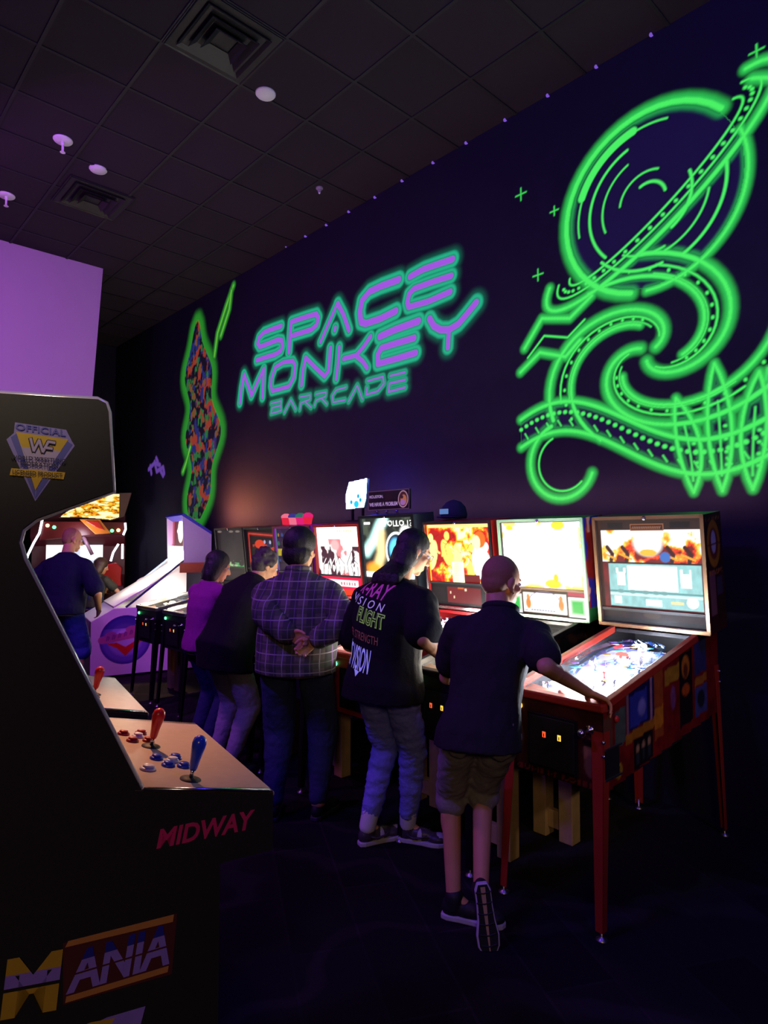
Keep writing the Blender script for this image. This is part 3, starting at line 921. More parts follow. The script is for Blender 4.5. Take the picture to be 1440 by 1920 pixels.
    # legs
    for sx in (-1, 1):
        for fr in (1, 0):
            m = MB(); lm = d.get('leg', DARKMETAL)
            y, dy = (0.0, -.055) if fr else (1.335, .05)
            zt = .86 if fr else .98
            t = .0025; w = .058
            def strip(ax):
                # an angle iron: one flange on the front or back, one on the side
                xt, xb = sx * (HW + .004), sx * (HW + .016)
                yt, yb_ = y - (.004 if fr else -.004), y + dy
                iy = 1 if fr else -1
                if ax == 'f':
                    q = [(xt, yt), (xt - sx * w, yt)]; q2 = [(xb, yb_), (xb - sx * .035, yb_)]
                else:
                    q = [(xt, yt), (xt, yt + iy * w)]; q2 = [(xb, yb_), (xb, yb_ + iy * .035)]
                vs = []
                for (a, c), z in ((q, zt), (q2, .035)):
                    for (px, py) in (a, c): vs.append((px, py, z))
                dx_, dy_ = ((0, t * iy) if ax == 'f' else (-sx * t, 0))
                vs += [(v[0] + dx_, v[1] + dy_, v[2]) for v in vs]
                m.add(vs, [(0, 1, 3, 2), (4, 6, 7, 5), (0, 4, 5, 1), (2, 3, 7, 6), (0, 2, 6, 4), (1, 5, 7, 3)])
            strip('f'); strip('s')
            lg = m.build('leg', lm, r)
            for z in (.82, .76) if fr else (.94, .88):
                m = MB(); m.ell((sx * (HW + .006), y - (.008 if fr else -.008), z), (.009, .009, .009), 10, 7)
                m.build('leg_bolt', CHROME, lg, True)
            m = MB(); m.lathe([(.026, 0), (.026, .006), (.010, .014), (.007, .018), (.007, .06)], 14, Matrix.Translation((sx * (HW + .004), y + dy + (.012 if fr else -.012), 0)))
            m.build('leveler', STEEL, lg, True)
    if d.get('guard'):
        m = MB(); m.box(HW + .003, HW + .007, .0, .13, .655, .785); m.mi = 1
        m.box(HW + .003, HW + .012, .0, .15, .782, .790); m.box(HW + .003, HW + .012, .0, .15, .650, .658)
        m.build('leg_guard', [CABBLACK, STEEL], r)
    # backbox, leaning a little towards the player
    bt = empty('backbox_pivot', (0, YB, TOP1 + .012)); bpy.data.objects.remove(bt)
    Mb = Matrix.Translation((0, YB, TOP1 + .012)) @ Matrix.Rotation(math.radians(d.get('lean', 6.5)), 4, 'X')
    h = d.get('bh', .655); hw = BHW
    m = MB()
    m.box(-hw, -hw + .02, 0, .245, 0, h, Mb); m.box(hw - .02, hw, 0, .245, 0, h, Mb)
    m.box(-hw + .02, hw - .02, 0, .245, h - .02, h, Mb); m.box(-hw + .02, hw - .02, 0, .245, 0, .02, Mb)
    m.box(-hw + .02, hw - .02, .225, .245, .02, h - .02, Mb)
    bb = m.build('backbox', d.get('box', CABBLACK), r)
    if 'boxside' in d:
        cv = Canvas(.245, h, .009, S(20, 10, 12)); d['boxside'](cv, h)
        cv.build('side_art', lambda u, v: Mb @ Vector((hw + .0015, u, v)), PRINT, bb)
    m = MB(); e = .016
    for a in ((-hw - .003, -hw + e, 0, h), (hw - e, hw + .003, 0, h), (-hw, hw, h - e, h + .003), (-hw, hw, -.003, e)):
        m.box(a[0], a[1], -.008, .004, a[2], a[3], Mb)
    m.build('backbox_trim', trim, bb)
    sp_ = d.get('speaker_h', .175)
    cv = Canvas(2 * hw - .04, h - .045 - sp_, d.get('bg_step', .0065)); d['glass'](cv, cv.w, cv.h)
    cv.build('backglass', lambda u, v: Mb @ Vector((u - cv.w / 2, .018, v + sp_ + .022)), BACKLIT[d.get('bg', 2.0)], bb)
    cv = Canvas(2 * hw - .04, sp_ - .01, .0065); d['panel'](cv, cv.w, cv.h)
    cv.build('speaker_panel', lambda u, v: Mb @ Vector((u - cv.w / 2, .016, v + .02)), BACKLIT[d.get('pn', .7)], bb)
    m = MB(); m.box(-hw + .02, hw - .02, .004, .022, sp_ + .008, sp_ + .024, Mb)
    m.build('panel_bar', d.get('bar', CABBLACK), bb)
    m = MB(); m.lathe([(.011, 0), (.011, .006), (.004, .008)], 12, Mb @ Matrix.Translation((0, -.006, h - .012)) @ Matrix.Rotation(PI / 2, 4, 'X'))
    m.build('backbox_lock', CHROME, bb, True)
    for s in (-1, 1):
        m = MB(); m.box(s * .2 - .04, s * .2 + .04, YB + .03, YB + .24, TOP1 - .006, TOP1 + .014); m.build('hinge', DARKMETAL, r)
    r['_mb'] = [list(x) for x in Mb]
    return r, Mb, h


W_, K_ = (1, 1, .96), (.01, .008, .01)
FIRE = [S(255, 60, 20), S(255, 150, 30), S(255, 225, 120), W_]


def flames(cv, w, h, seed, pal=FIRE, bg=None, lo=.40):
    n = fnoise(cv.u / w * 7, cv.v / h * 5, seed, 4) + .18 * (np.sin(cv.u / w * 3.1) - .4)
    if bg is not None: cv.put(np.ones(len(cv.u)), bg)
    for k, c in enumerate(pal): cv.put(sstep(lo + .075 * k, lo + .03 + .075 * k, n), c)


def figures(cv, w, h, seed, cols, n=5, dark=S(40, 6, 4)):
    """loose blobs and brush lines standing in for printed artwork"""
    rs = random.Random(seed)
    for k in range(n):
        x = w * (k + .5) / n + rs.uniform(-.03, .03); y = h * rs.uniform(.25, .6); c = cols[rs.randrange(len(cols))]
        cv.ell(x, y, rs.uniform(.03, .06), rs.uniform(.07, .14), c, rs.uniform(-.4, .4))
        cv.ell(x + rs.uniform(-.02, .02), y + .13, .026, .034, c)
        cv.stroke([(x - .05, y - .02), (x, y + .06), (x + .07, y + rs.uniform(-.03, .08))], .008, c)
    for k in range(26):
        x, y = rs.uniform(0, w), rs.uniform(0, h); a = rs.uniform(0, 6.3); L = rs.uniform(.02, .09)
        cv.stroke([(x, y), (x + L * math.cos(a), y + L * math.sin(a)), (x + L * math.cos(a + .5) * 1.5, y + L * math.sin(a + .5) * 1.5)], .002, dark)


# ---- H: nearest machine
def H_glass(cv, w, h):
    cv.put(np.ones(len(cv.u)), S(70, 18, 14))
    t0, t1 = .275, h - .055                       # lit art strip above the screen
    ins = (cv.v > t0) & (cv.v < t1)
    n = fnoise(cv.u / w * 9, (cv.v - t0) * 14, 4, 4)
    f = np.zeros((len(cv.u), 3)) + np.array(S(120, 20, 8))
    for k, c in enumerate((S(230, 60, 16), S(255, 150, 30), S(255, 215, 90), W_)):
        kk = sstep(.36 + .07 * k, .40 + .07 * k, n + .35 * (cv.v - t0) / (t1 - t0) - .12)[:, None]; f = f * (1 - kk) + np.array(c) * kk
    cv.c[ins] = f[ins]
    cv.ell(w * .5, t0 + .115, .085, .075, W_, soft=.03); cv.ell(w * .5, t0 + .06, .05, .02, S(255, 190, 60))
    for x in (.12, .28, .72, .88):
        cv.stroke([(w * x, t0 + .01), (w * x + .01, t0 + .05), (w * x - .02, t0 + .09)], .012, S(60, 14, 8)); cv.stroke([(w * x + .03, t0 + .02), (w * x - .04, t0 + .05)], .006, S(255, 170, 40))
    cv.ell(w * .66, t0 + .035, .03, .03, S(60, 110, 190)); cv.rect(0, w, t0 - .012, t0 + .004, S(30, 8, 6))
    # screen
    sx0, sx1, sy0, sy1 = .055, w - .012, .012, t0 - .008
    cv.rect(sx0, sx1, sy0, sy1, S(150, 205, 205))
    k = (cv.u > sx0) & (cv.u < sx1) & (cv.v > sy0) & (cv.v < sy1)
    nn = fnoise(cv.u * 40, cv.v * 26, 8)
    cv.c[k] *= (.75 + .5 * nn[k])[:, None]
    cv.rect(w * .28, w * .76, sy0 + .10, sy1 - .012, W_); cv.rect(w * .17, w * .255, sy0 + .125, sy1 - .05, W_); cv.rect(w * .79, w * .885, sy0 + .125, sy1 - .05, W_)
    for x in (w * .175, w * .25, w * .80, w * .88): cv.rect(x - .008, x + .006, sy1 - .055, sy1 - .025, W_)
    cv.rect(sx0, sx1, sy0 + .068, sy0 + .082, S(210, 240, 236)); cv.rect(sx0, sx1, sy0 + .088, sy0 + .094, S(90, 150, 150))
    for x in (.2, .32, .45, .55, .63): cv.ell(w * x, sy0 + .09, .02, .012, S(110, 160, 160))
    cv.ell(w * .885, sy0 + .045, .032, .032, W_); cv.rect(w * .13, w * .2, sy0 + .018, sy0 + .058, W_); cv.rect(w * .45, w * .6, sy0 + .01, sy0 + .05, S(225, 250, 246)); cv.rect(w * .69, w * .80, sy0 + .03, sy0 + .045, S(255, 220, 150))
    # upper bar
    cv.rect(0, w, t1, h, S(48, 30, 24)); cv.rect(w * .10, w * .26, t1 + .008, h - .012, S(22, 12, 10)); cv.rect(w * .72, w * .9, t1 + .008, h - .012, S(22, 12, 10))
    cv.rect(w * .34, w * .66, t1 - .008, t1 + .03, S(150, 92, 60)); cv.rect(w * .345, w * .655, t1 - .004, t1 + .026, S(44, 24, 18))
    for k in range(16):
        x = w * (.36 + .0176 * k); cv.stroke([(x, t1 + .006), (x + .004, t1 + .016)], .0026, S(160, 100, 70))
    cv.rect(0, .018, 0, h, S(60, 34, 20)); nn = fnoise(cv.u * 30, cv.v * 18, 3)
    k = (cv.u > .018) & (cv.u < .055) & (cv.v < t0); cv.c[k] = (np.array(S(110, 20, 18)) * (.4 + 1.2 * nn[k])[:, None])


def H_panel(cv, w, h):
    n = fnoise(cv.u * 22, cv.v * 22, 12)
    cv.c[:] = np.array(S(64, 16, 14)) * (.4 + n)[:, None]
    cv.rect(0, w, 0, h * .45, S(14, 14, 30)); cv.ell(w * .5, h * .75, .05, .02, S(120, 90, 70))


def H_side(cv):
    n = fnoise(cv.u * 9, cv.v * 12, 5)
    cv.c[:] = np.array(S(104, 18, 16)) * (.45 + 1.1 * n)[:, None]
    zb = lambda u: .62 + .10 * u
    R_ = lambda u0, u1, a, b_, c: cv.poly([(u0, zb(u0) + a), (u1, zb(u1) + a), (u1, zb(u1) + b_), (u0, zb(u0) + b_)], c)
    R_(.0, .08, .10, .30, S(96, 60, 44)); R_(.10, .20, .14, .30, S(70, 84, 78)); R_(.22, .50, .17, .36, S(22, 20, 70)); R_(.25, .42, .18, .33, S(44, 52, 150))
    cv.ell(.37, zb(.37) + .25, .04, .04, S(110, 110, 190)); R_(.22, .235, .16, .37, S(120, 90, 110)); R_(.46, .475, .16, .40, S(150, 110, 140))
    R_(.20, .50, .12, .165, S(150, 96, 24)); R_(.50, .60, .05, .42, S(140, 66, 26)); R_(.50, .60, .10, .20, S(176, 110, 26)); R_(.28, .48, -.02, .12, S(18, 14, 16))
    for u in (.32, .38, .44): cv.ell(u, zb(u) + .07, .016, .02, S(150, 116, 90)); R_(u - .014, u + .014, .0, .055, S(40, 44, 50))
    R_(.62, .80, .28, .36, S(150, 110, 30)); cv.ell(.72, zb(.72) + .20, .03, .06, S(110, 60, 110)); R_(.80, .96, .02, .40, S(20, 12, 12))
    cv.ell(.88, zb(.88) + .32, .05, .06, S(170, 100, 30)); cv.ell(.88, zb(.88) + .30, .028, .04, S(90, 40, 20)); cv.ell(.88, zb(.88) + .20, .05, .03, S(160, 70, 20))
    R_(1.0, 1.16, .24, .42, S(44, 48, 96)); R_(1.0, 1.16, .18, .225, S(150, 92, 30)); R_(1.0, 1.16, .02, .17, S(60, 64, 120)); cv.ell(1.08, zb(1.08) + .10, .05, .05, S(24, 30, 40))
    cv.ell(.135, .665, .032, .032, S(170, 140, 34)); cv.ell(.135, .665, .020, .020, S(40, 30, 20)); cv.ell(.135, .665, .010, .010, S(150, 120, 40))
    v = fnoise(cv.u * 40, cv.v * 40, 21); cv.c *= (.7 + .6 * v)[:, None]


def H_front(cv):
    n = fnoise(cv.u * 16, cv.v * 16, 31)
    cv.c[:] = np.array(S(70, 26, 20)) * (.3 + n)[:, None]
    cv.ell(.19, .76, .035, .06, S(150, 100, 70)); cv.ell(.19, .70, .03, .05, S(120, 80, 60)); cv.ell(.18, .80, .03, .02, S(30, 14, 10)); cv.ell(-.19, .76, .03, .06, S(90, 60, 50))
    cv.rect(-.25, .25, .60, .632, S(30, 10, 10)); cv.text("GUNS N' ROSES", -.2, .607, .2, .627, S(110, 40, 26))


def H_box(cv, h):
    n = fnoise(cv.u * 14, cv.v * 14, 2)
    cv.c[:] = np.array(S(62, 30, 24)) * (.3 + n)[:, None]
    cv.ell(.12, h - .17, .092, .13, S(170, 112, 26)); cv.ell(.12, h - .17, .062, .088, S(110, 44, 26)); cv.ell(.12, h - .16, .034, .062, S(190, 180, 190)); cv.rect(.03, .21, h - .178, h - .170, S(100, 50, 26))
    cv.rect(.03, .11, .10, .34, S(110, 70, 80)); cv.rect(.13, .21, .20, .30, S(60, 50, 70)); cv.text('GUNS', .02, h - .045, .22, h - .02, S(150, 90, 40)); cv.text('ROSES', .03, h - .345, .22, h - .315, S(150, 90, 40))


# ---- G
def G_glass(cv, w, h):
    cv.put(np.ones(len(cv.u)), W_)
    n = fnoise(cv.u * 14, cv.v * 14, 44, 4)
    ed = np.minimum(np.minimum(cv.u, w - cv.u), np.minimum(cv.v, h - cv.v))
    m = (1 - sstep(.0, .10, ed)) * sstep(.45, .56, n); cv.put(m * .9, S(250, 215, 190))
    m = (1 - sstep(.0, .06, ed)) * sstep(.52, .62, n); cv.put(m, S(235, 170, 60))
    cv.ell(w * .10, h * .92, .03, .018, S(230, 170, 30)); cv.ell(w * .72, h * .95, .05, .03, S(236, 176, 40)); cv.ell(w * .62, h * .07, .06, .03, S(240, 186, 30)); cv.ell(w * .66, h * .16, .02, .03, S(200, 140, 20))
    cv.stroke([(w * .2, h * .7), (w * .3, h * .8), (w * .25, h * .9)], .004, S(255, 235, 215)); cv.ell(w * .6, h * .75, .03, .02, S(255, 240, 215))


def G_panel(cv, w, h):
    cv.put(np.ones(len(cv.u)), S(66, 44, 22))
    cv.rect(w * .22, w * .77, .01, h - .02, (1.3, 1.3, 1.25)); cv.rect(w * .06, w * .20, .0, h - .035, W_); cv.rect(w * .79, w, .0, h - .035, W_); cv.rect(w * .79, w, h - .03, h - .005, S(190, 60, 80))
    for a, b_ in ((.06, .20), (.79, 1.0)):
        d = np.maximum(abs(cv.u - w * (a + b_) / 2) / (w * (b_ - a) / 2), abs(cv.v - (h - .035) / 2) / ((h - .035) / 2))
        cv.put((1 - sstep(.45, .95, d)) * (d < 1), S(10, 190, 60))
    for s in (-1, 1):
        cv.ell(w * .495 + s * .125, h * .42, .020, .038, S(225, 130, 30)); cv.ell(w * .495 + s * .125, h * .68, .012, .02, S(225, 140, 40))
    cv.stroke([(w * .495 + .115 * math.cos(t), h * .55 + .062 * math.sin(t)) for t in np.linspace(.1, 3.04, 14)], .003, S(120, 110, 150))
    for k in range(9): cv.ell(w * (.33 + .035 * k), h * .16, .009, .006, S(90, 80, 140))
    for k in range(8): cv.stroke([(w * .24, h * .12), (w * .27, h * .12)], .002, S(120, 120, 160))


def G_box(cv, h):
    n = fnoise(cv.u * 18, cv.v * 12, 61); cv.c[:] = np.array(S(140, 30, 24)) * (.4 + n)[:, None]
    cv.put(sstep(.5, .6, fnoise(cv.u * 12, cv.v * 9, 71)), S(40, 34, 130)); cv.put(sstep(.62, .7, fnoise(cv.u * 15, cv.v * 12, 81)), S(200, 140, 120)); cv.rect(0, .25, 0, .09, S(30, 90, 40))


def G_side(cv):
    cv.c[:] = np.array(S(14, 12, 12)); n = fnoise(cv.u * 10, cv.v * 12, 91)
    cv.ell(.42, .93, .05, .05, S(100, 90, 40)); cv.ell(.54, .95, .03, .045, S(90, 70, 30)); cv.ell(.2, .86, .05, .04, S(80, 90, 30)); cv.put(.7 * sstep(.6, .7, n), S(60, 40, 20))


# ---- F
def F_glass(cv, w, h):
    flames(cv, w, h, 101, [S(200, 30, 14), S(240, 110, 20), S(255, 190, 50), S(255, 240, 170)], S(150, 18, 12), .47)
    figures(cv, w, h, 102, [S(255, 225, 130), W_, S(255, 200, 90)], 5, S(110, 14, 8))
    cv.ell(w * .82, h * .38, .07, .13, W_); cv.ell(w * .78, h * .70, .038, .055, S(255, 222, 150)); cv.ell(w * .84, h * .74, .05, .06, S(210, 90, 20)); cv.ell(w * .79, h * .69, .032, .05, S(255, 224, 160))
    cv.rect(w * .38, w * .56, 0, h * .35, S(255, 244, 200)); cv.rect(w * .56, w * .80, .0, h * .14, S(90, 12, 10)); cv.rect(0, w, h - .02, h, S(255, 214, 120)); cv.rect(0, .012, 0, h, S(255, 180, 40))
    for k in range(12): cv.stroke([(w * .40, h * .03 * k), (w * .55, h * .03 * k + .004)], .0016, S(220, 140, 60))


def F_panel(cv, w, h):
    cv.put(np.ones(len(cv.u)), S(14, 9, 11)); cv.rect(w * .02, w * .22, h * .1, h * .8, S(32, 20, 22)); cv.rect(w * .27, w * .8, h * .16, h * .84, S(150, 8, 12)); cv.rect(w * .8, w * .98, h * .1, h * .8, S(26, 16, 18))
    for x, y in ((.31, .55), (.36, .35), (.55, .7)): cv.rect(w * x, w * x + .016, h * y, h * y + .02, (1.5, 1.2, .8))
    cv.rect(w * .44, w * .54, h * .78, h * .84, S(255, 120, 40))


# ---- E
def E_glass(cv, w, h):
    cv.put(np.ones(len(cv.u)), S(30, 34, 30)); n = fnoise(cv.u * 12, cv.v * 12, 120, 4)
    cv.put(.8 * sstep(.5, .7, n), S(70, 78, 64))
    pl = [(w * .05, h * .45), (w * .20, h * .62), (w * .34, h * .86), (w * .44, h * .98)]
    cv.halo(pl, .018, .07, S(190, 250, 240), 1.0); cv.stroke(pl, .02, W_, .02)
    cv.halo([(w * .36, h * .75), (w * .34, h * .4), (w * .22, h * .12)], .012, .08, S(255, 220, 150), .9); cv.ell(w * .18, h * .15, .09, .05, S(255, 150, 40), soft=.06); cv.rect(0, w * .2, 0, h * .1, W_)
    cv.ell(w * .66, h * .44, .135, .165, S(230, 240, 240)); cv.ell(w * .66, h * .45, .115, .14, S(24, 30, 44)); cv.ell(w * .64, h * .47, .075, .095, S(90, 190, 240), soft=.04); cv.ell(w * .66, h * .05, .18, .08, S(200, 210, 214))
    cv.ell(w * .85, h * .76, .06, .05, W_, soft=.04)
    cv.text('APOLLO 13', w * .36, h * .865, w * .99, h * .955, W_, .015); cv.rect(w * .03, w * .16, h * .90, h * .945, W_)


def E_panel(cv, w, h):
    cv.put(np.ones(len(cv.u)), S(16, 14, 18)); cv.rect(w * .25, w * .75, h * .2, h * .8, S(160, 40, 20)); cv.ell(w * .1, h * .5, .05, .05, S(30, 30, 34)); cv.ell(w * .9, h * .5, .05, .05, S(30, 30, 34))


# ---- D
def D_glass(cv, w, h):
    cv.put(np.ones(len(cv.u)), W_); n = fnoise(cv.u * 10, cv.v * 10, 140, 4)
    cv.put(.9 * sstep(.56, .68, n) * (cv.v < h * .75), S(220, 70, 80)); cv.put(sstep(.62, .70, fnoise(cv.u * 14, cv.v * 8, 141)) * (cv.v < h * .6), S(60, 30, 40))
    rs = random.Random(5)
    for k in range(9):
        x = w * (.1 + .1 * k); cv.stroke([(x, 0), (x + rs.uniform(-.03, .03), h * .25), (x + rs.uniform(-.07, .07), h * rs.uniform(.35, .55))], .005, S(50, 40, 50))
        cv.stroke([(x, h * .2), (x + .05, h * .34)], .003, S(250, 250, 250))
    cv.ell(w * .42, h * .62, .06, .05, S(226, 150, 150), soft=.03)
    for k in range(7): cv.rect(w * (.5 + .05 * k), w * (.53 + .05 * k), h * .90, h * .925, S(230, 170, 110))


def D_panel(cv, w, h):
    cv.put(np.ones(len(cv.u)), S(235, 20, 70)); cv.rect(w * .1, w * .9, h * .45, h * .8, W_); cv.rect(0, w, 0, h * .3, S(255, 60, 20))
    for k in range(6): cv.rect(w * (.5 + .06 * k), w * (.53 + .06 * k), h * .55, h * .7, S(190, 120, 140))


# ---- C, B, A
def C_glass(cv, w, h):
    n = fnoise(cv.u * 16, cv.v * 10, 160); cv.c[:] = np.array(S(70, 44, 84)) * (.3 + n)[:, None]
    for j in range(4):
        cv.rect(0, w, h * (.18 + .2 * j), h * (.20 + .2 * j), S(26, 16, 22))
        for k in range(8): cv.ell(w * (.07 + .12 * k) + .01 * math.sin(k * 7 + j * 3), h * (.25 + .2 * j), .012 + .009 * abs(math.sin(k * 5 + j)), .014 + .014 * abs(math.sin(k * 3 + j * 2)), [S(70, 90, 160), S(150, 90, 120), S(60, 120, 90), S(200, 150, 40)][(k + j) % 4])
    cv.rect(0, w * .16, h * .36, h * .52, S(220, 190, 40)); cv.rect(0, w * .03, 0, h, S(90, 140, 150))


def C_panel(cv, w, h):
    cv.put(np.ones(len(cv.u)), S(40, 18, 30)); cv.rect(w * .2, w * .8, h * .2, h * .8, S(150, 30, 60))


def B_glass(cv, w, h):
    cv.put(np.ones(len(cv.u)), S(14, 7, 9))
    P = [(w * .08, h * .05), (w * .09, h * .90), (w * .92, h * .84), (w * .95, h * .1)]
    cv.halo(P, .004, .03, S(200, 40, 30), .7); cv.stroke(P, .005, S(255, 90, 70))
    cv.put(sstep(.52, .6, fnoise(cv.u * 7, cv.v * 16, 180)) * (cv.v < h * .62) * (cv.u > w * .2), S(230, 60, 36)); cv.ell(w * .45, h * .62, .10, .05, S(250, 70, 30)); cv.ell(w * .62, h * .68, .02, .02, S(200, 200, 240)); cv.ell(w * .76, h * .64, .05, .04, S(40, 40, 90)); cv.ell(w * .8, h * .67, .02, .02, S(210, 210, 240))


def A_glass(cv, w, h):
    n = fnoise(cv.u * 8, cv.v * 8, 200); cv.c[:] = np.array(S(46, 38, 44)) * (.5 + n)[:, None]
    cv.put(sstep(.45, .6, fnoise(cv.u * 15, cv.v * 20, 201)) * (cv.v < h * .18), S(190, 230, 170)); cv.put(sstep(.5, .6, fnoise(cv.u * 12, cv.v * 16, 203)) * (cv.v < h * .12), S(90, 190, 110))
    for x in (.1, .55, .8): cv.ell(w * x, h * .96, .05, .012, S(160, 140, 130))


def dark_panel(cv, w, h):
    cv.put(np.ones(len(cv.u)), S(20, 14, 20)); cv.rect(w * .25, w * .75, h * .25, h * .75, S(60, 30, 60))


COPPER = mat('copper_edged_trim', (0.30, 0.17, 0.09), 0.35, 0.8, var=0.2, scale=8)
LIME = mat('pale_green_trim', (0.36, 0.62, 0.34), 0.35, 0.1)
REDBODY = mat('red_cabinet_laminate', (0.30, 0.012, 0.012), 0.4, coat=0.2)
VIOLETBODY = mat('violet_cabinet_laminate', (0.42, 0.06, 0.50), 0.4)
PALB = [(.72, .74, .82), (.20, .22, .55), (.35, .25, .70), (.85, .86, .9), (.30, .62, .70), (.8, .8, .85)]
PALY = [(.80, .72, .50), (.85, .8, .62), (.7, .35, .2), (.9, .88, .8), (.55, .5, .3)]
PALR = [(.55, .40, .48), (.7, .3, .35), (.8, .7, .75), (.35, .3, .6), (.75, .6, .4)]
MACH = dict(
    H=dict(label='nearest pinball machine, red rails, stage scene on its screen and poster art on its side', seed=1, pal=PALB, bright=1.0, pf_energy=22, pf_color=(.86, .90, 1.0), lamps=(GIB, GI), rail=REDMETAL, leg=REDMETAL, trim=COPPER, box=mat('brown_backbox', (0.05, 0.028, 0.020), 0.5), glass=H_glass, panel=H_panel, side=H_side, front=H_front, boxside=H_box, speaker_h=.085, bg=1.2, pn=.35, guard=True, bg_step=.005, start=SLOT),
    G=dict(label='pinball machine with pale green edges and a washed out white backglass over green lit tickets', seed=2, pal=PALY, bright=.95, rear=1.0, pf_energy=20, pf_color=(1, .9, .72), trim=LIME, glass=G_glass, panel=G_panel, boxside=G_box, side=G_side, bg=3.2, pn=1.2, bar=mat('brown_bar', (0.10, 0.06, 0.03), 0.5), lamps=(GIY, GI), rail=DARKMETAL),
    F=dict(label='red sided pinball machine with a fiery red and yellow backglass', seed=3, pal=PALR, pf_energy=9, rear=.9, trim=CHROME, box=REDBODY, body=REDBODY, rail=REDMETAL, glass=F_glass, panel=F_panel, bg=2.0, pn=.7),
    E=dict(label='tall dark pinball machine with a rocket streak on its backglass, lettered sign on top', seed=4, pal=PALY, pf_energy=4, glass=E_glass, panel=E_panel, bg=2.0, pn=.7, trim=DARKMETAL, bh=.72, box=mat('slate_backbox', (0.03, 0.045, 0.055), 0.4), pf_color=(1, .92, .7)),
    D=dict(label='red edged pinball machine with a white and red backglass behind the plaid shirt', seed=5, pal=PALR, pf_energy=4, glass=D_glass, panel=D_panel, bg=2.0, pn=1.2, trim=REDMETAL, box=REDBODY, pf_color=(1, .5, .6), dense=False),
    C=dict(label='dim pinball machine with shelves of small figures on its backglass, red cups on top', seed=6, pal=PALR, pf_energy=2, glass=C_glass, panel=C_panel, bg=.7, pn=.7, trim=mat('dull_red_trim', (0.16, 0.03, 0.03), 0.5), box=VIOLETBODY, dense=False),
    B=dict(label='dark pinball machine with a thin red lit frame on its backglass', seed=7, pal=PALY, pf_energy=6, glass=B_glass, panel=dark_panel, bg=.7, pn=.35, trim=BLACK, dense=False, pf_color=(1, .85, .6)),
    A=dict(label='farthest pinball machine, dim grey green backglass beside the white alley game', seed=8, pal=PALY, pf_energy=8, glass=A_glass, panel=dark_panel, bg=.7, pn=.35, trim=BLACK, dense=False, pf_color=(1, .86, .6)),
)
PX = dict(H=-1.665, G=-2.38, F=-3.09, E=-3.84, D=-4.50, C=-5.30, B=-6.15, A=-6.82)
PIN = {}
for k in 'HGFEDCBA':
    PIN[k] = pinball(PX[k], {'A': 2.86, 'B': 2.86, 'C': 2.70}.get(k, 2.625), MACH[k])
    del PIN[k][0]['_mb']

# toppers and things standing on the backboxes
r, Mb, h = PIN['E']; base = Matrix.Translation((PX['E'], 2.625, 0)) @ Mb
p = base @ Vector((-.06, .10, h + .006))
t = empty('topper_sign', p); tag(t, 'dark sign reading HOUSTON, WE HAVE A PROBLEM on top of the lettered pinball machine', 'sign')
cv = Canvas(.50, .165, .0035, S(26, 8, 26), 1.0, -.25, .035)
n = fnoise(cv.u * 5, cv.v * 9, 9); cv.put(.7 * sstep(.45, .7, n), S(60, 8, 26))
cv.text('HOUSTON,', -.235, .135, -.06, .165, S(190, 150, 220), .03); cv.text('WE HAVE A PROBLEM', -.235, .068, .115, .102, S(190, 150, 220), .03)
cv.ell(.18, .118, .058, .070, S(200, 150, 180)); cv.ell(.18, .118, .050, .062, S(70, 30, 40)); cv.ell(.185, .11, .036, .044, S(190, 110, 80)); cv.ell(.175, .09, .03, .024, S(170, 110, 190)); cv.ell(.165, .135, .018, .014, S(60, 30, 50))
for P in (((-.248, .038), (.248, .038), (.248, .198), (-.248, .198)),): cv.stroke(list(P), .0022, S(120, 80, 120), None, True)
cv.build('sign_face', lambda u, v: (u, -.0015, v), BACKLIT[0.7], t)
m = MB(); m.box(-.25, .25, 0, .022, .035, .20); m.build('sign_body', CABBLACK, t, bevel=.003)
for x in (-.14, -.02, .10):
    m = MB(); m.box(x - .006, x + .006, .002, .02, 0, .04); m.ell((x, -.006, .022), (.008, .005, .008), 8, 6); m.build('standoff', CHROME, t)
rD, MD, hD = PIN['D']; q = Matrix.Translation((PX['D'], 2.625, 0)) @ MD @ Vector((.15, .13, hD + .014))
t = empty('topper_lamp', q); tag(t, 'glowing blue white plaque standing left of the dark sign', 'lamp')
OUT = [(-.140, .12), (.10, .122), (.13, .21), (.14, .375), (-.10, .355), (-.148, .24)]
cv = Canvas(.30, .27, .006, (.72, .93, 1.0), 1.0, -.15, .115)
for P in ((.055, .225), (-.04, .175), (.03, .16), (.085, .19)): cv.ell(P[0] - .03, P[1], .018, .020, S(10, 120, 150))
cv.ell(.0, .155, .034, .032, S(20, 150, 180)); cv.a = cv.inside(OUT).astype(float)
cv.build('lit_face', lambda u, v: (u, -.002, v), painted('topper_lit', emit=2.2), t)
m = MB(); m.prism(OUT, 0, .03, 'y'); m.build('lamp_body', mat('clear_blue_acrylic', (0.2, 0.4, 0.9), 0.2), t)
for x in (-.07, .07):
    m = MB(); m.box(x - .008, x + .008, .005, .025, 0, .125); m.build('standoff', DARKMETAL, t)
m = MB(); m.box(-.12, .12, -.03, .06, 0, .012); m.build('lamp_foot', CABBLACK, t)
point_light('topper_glow', (-.05, .16, .30), 7, (0.03, 0.05, 1.0), .06, t)

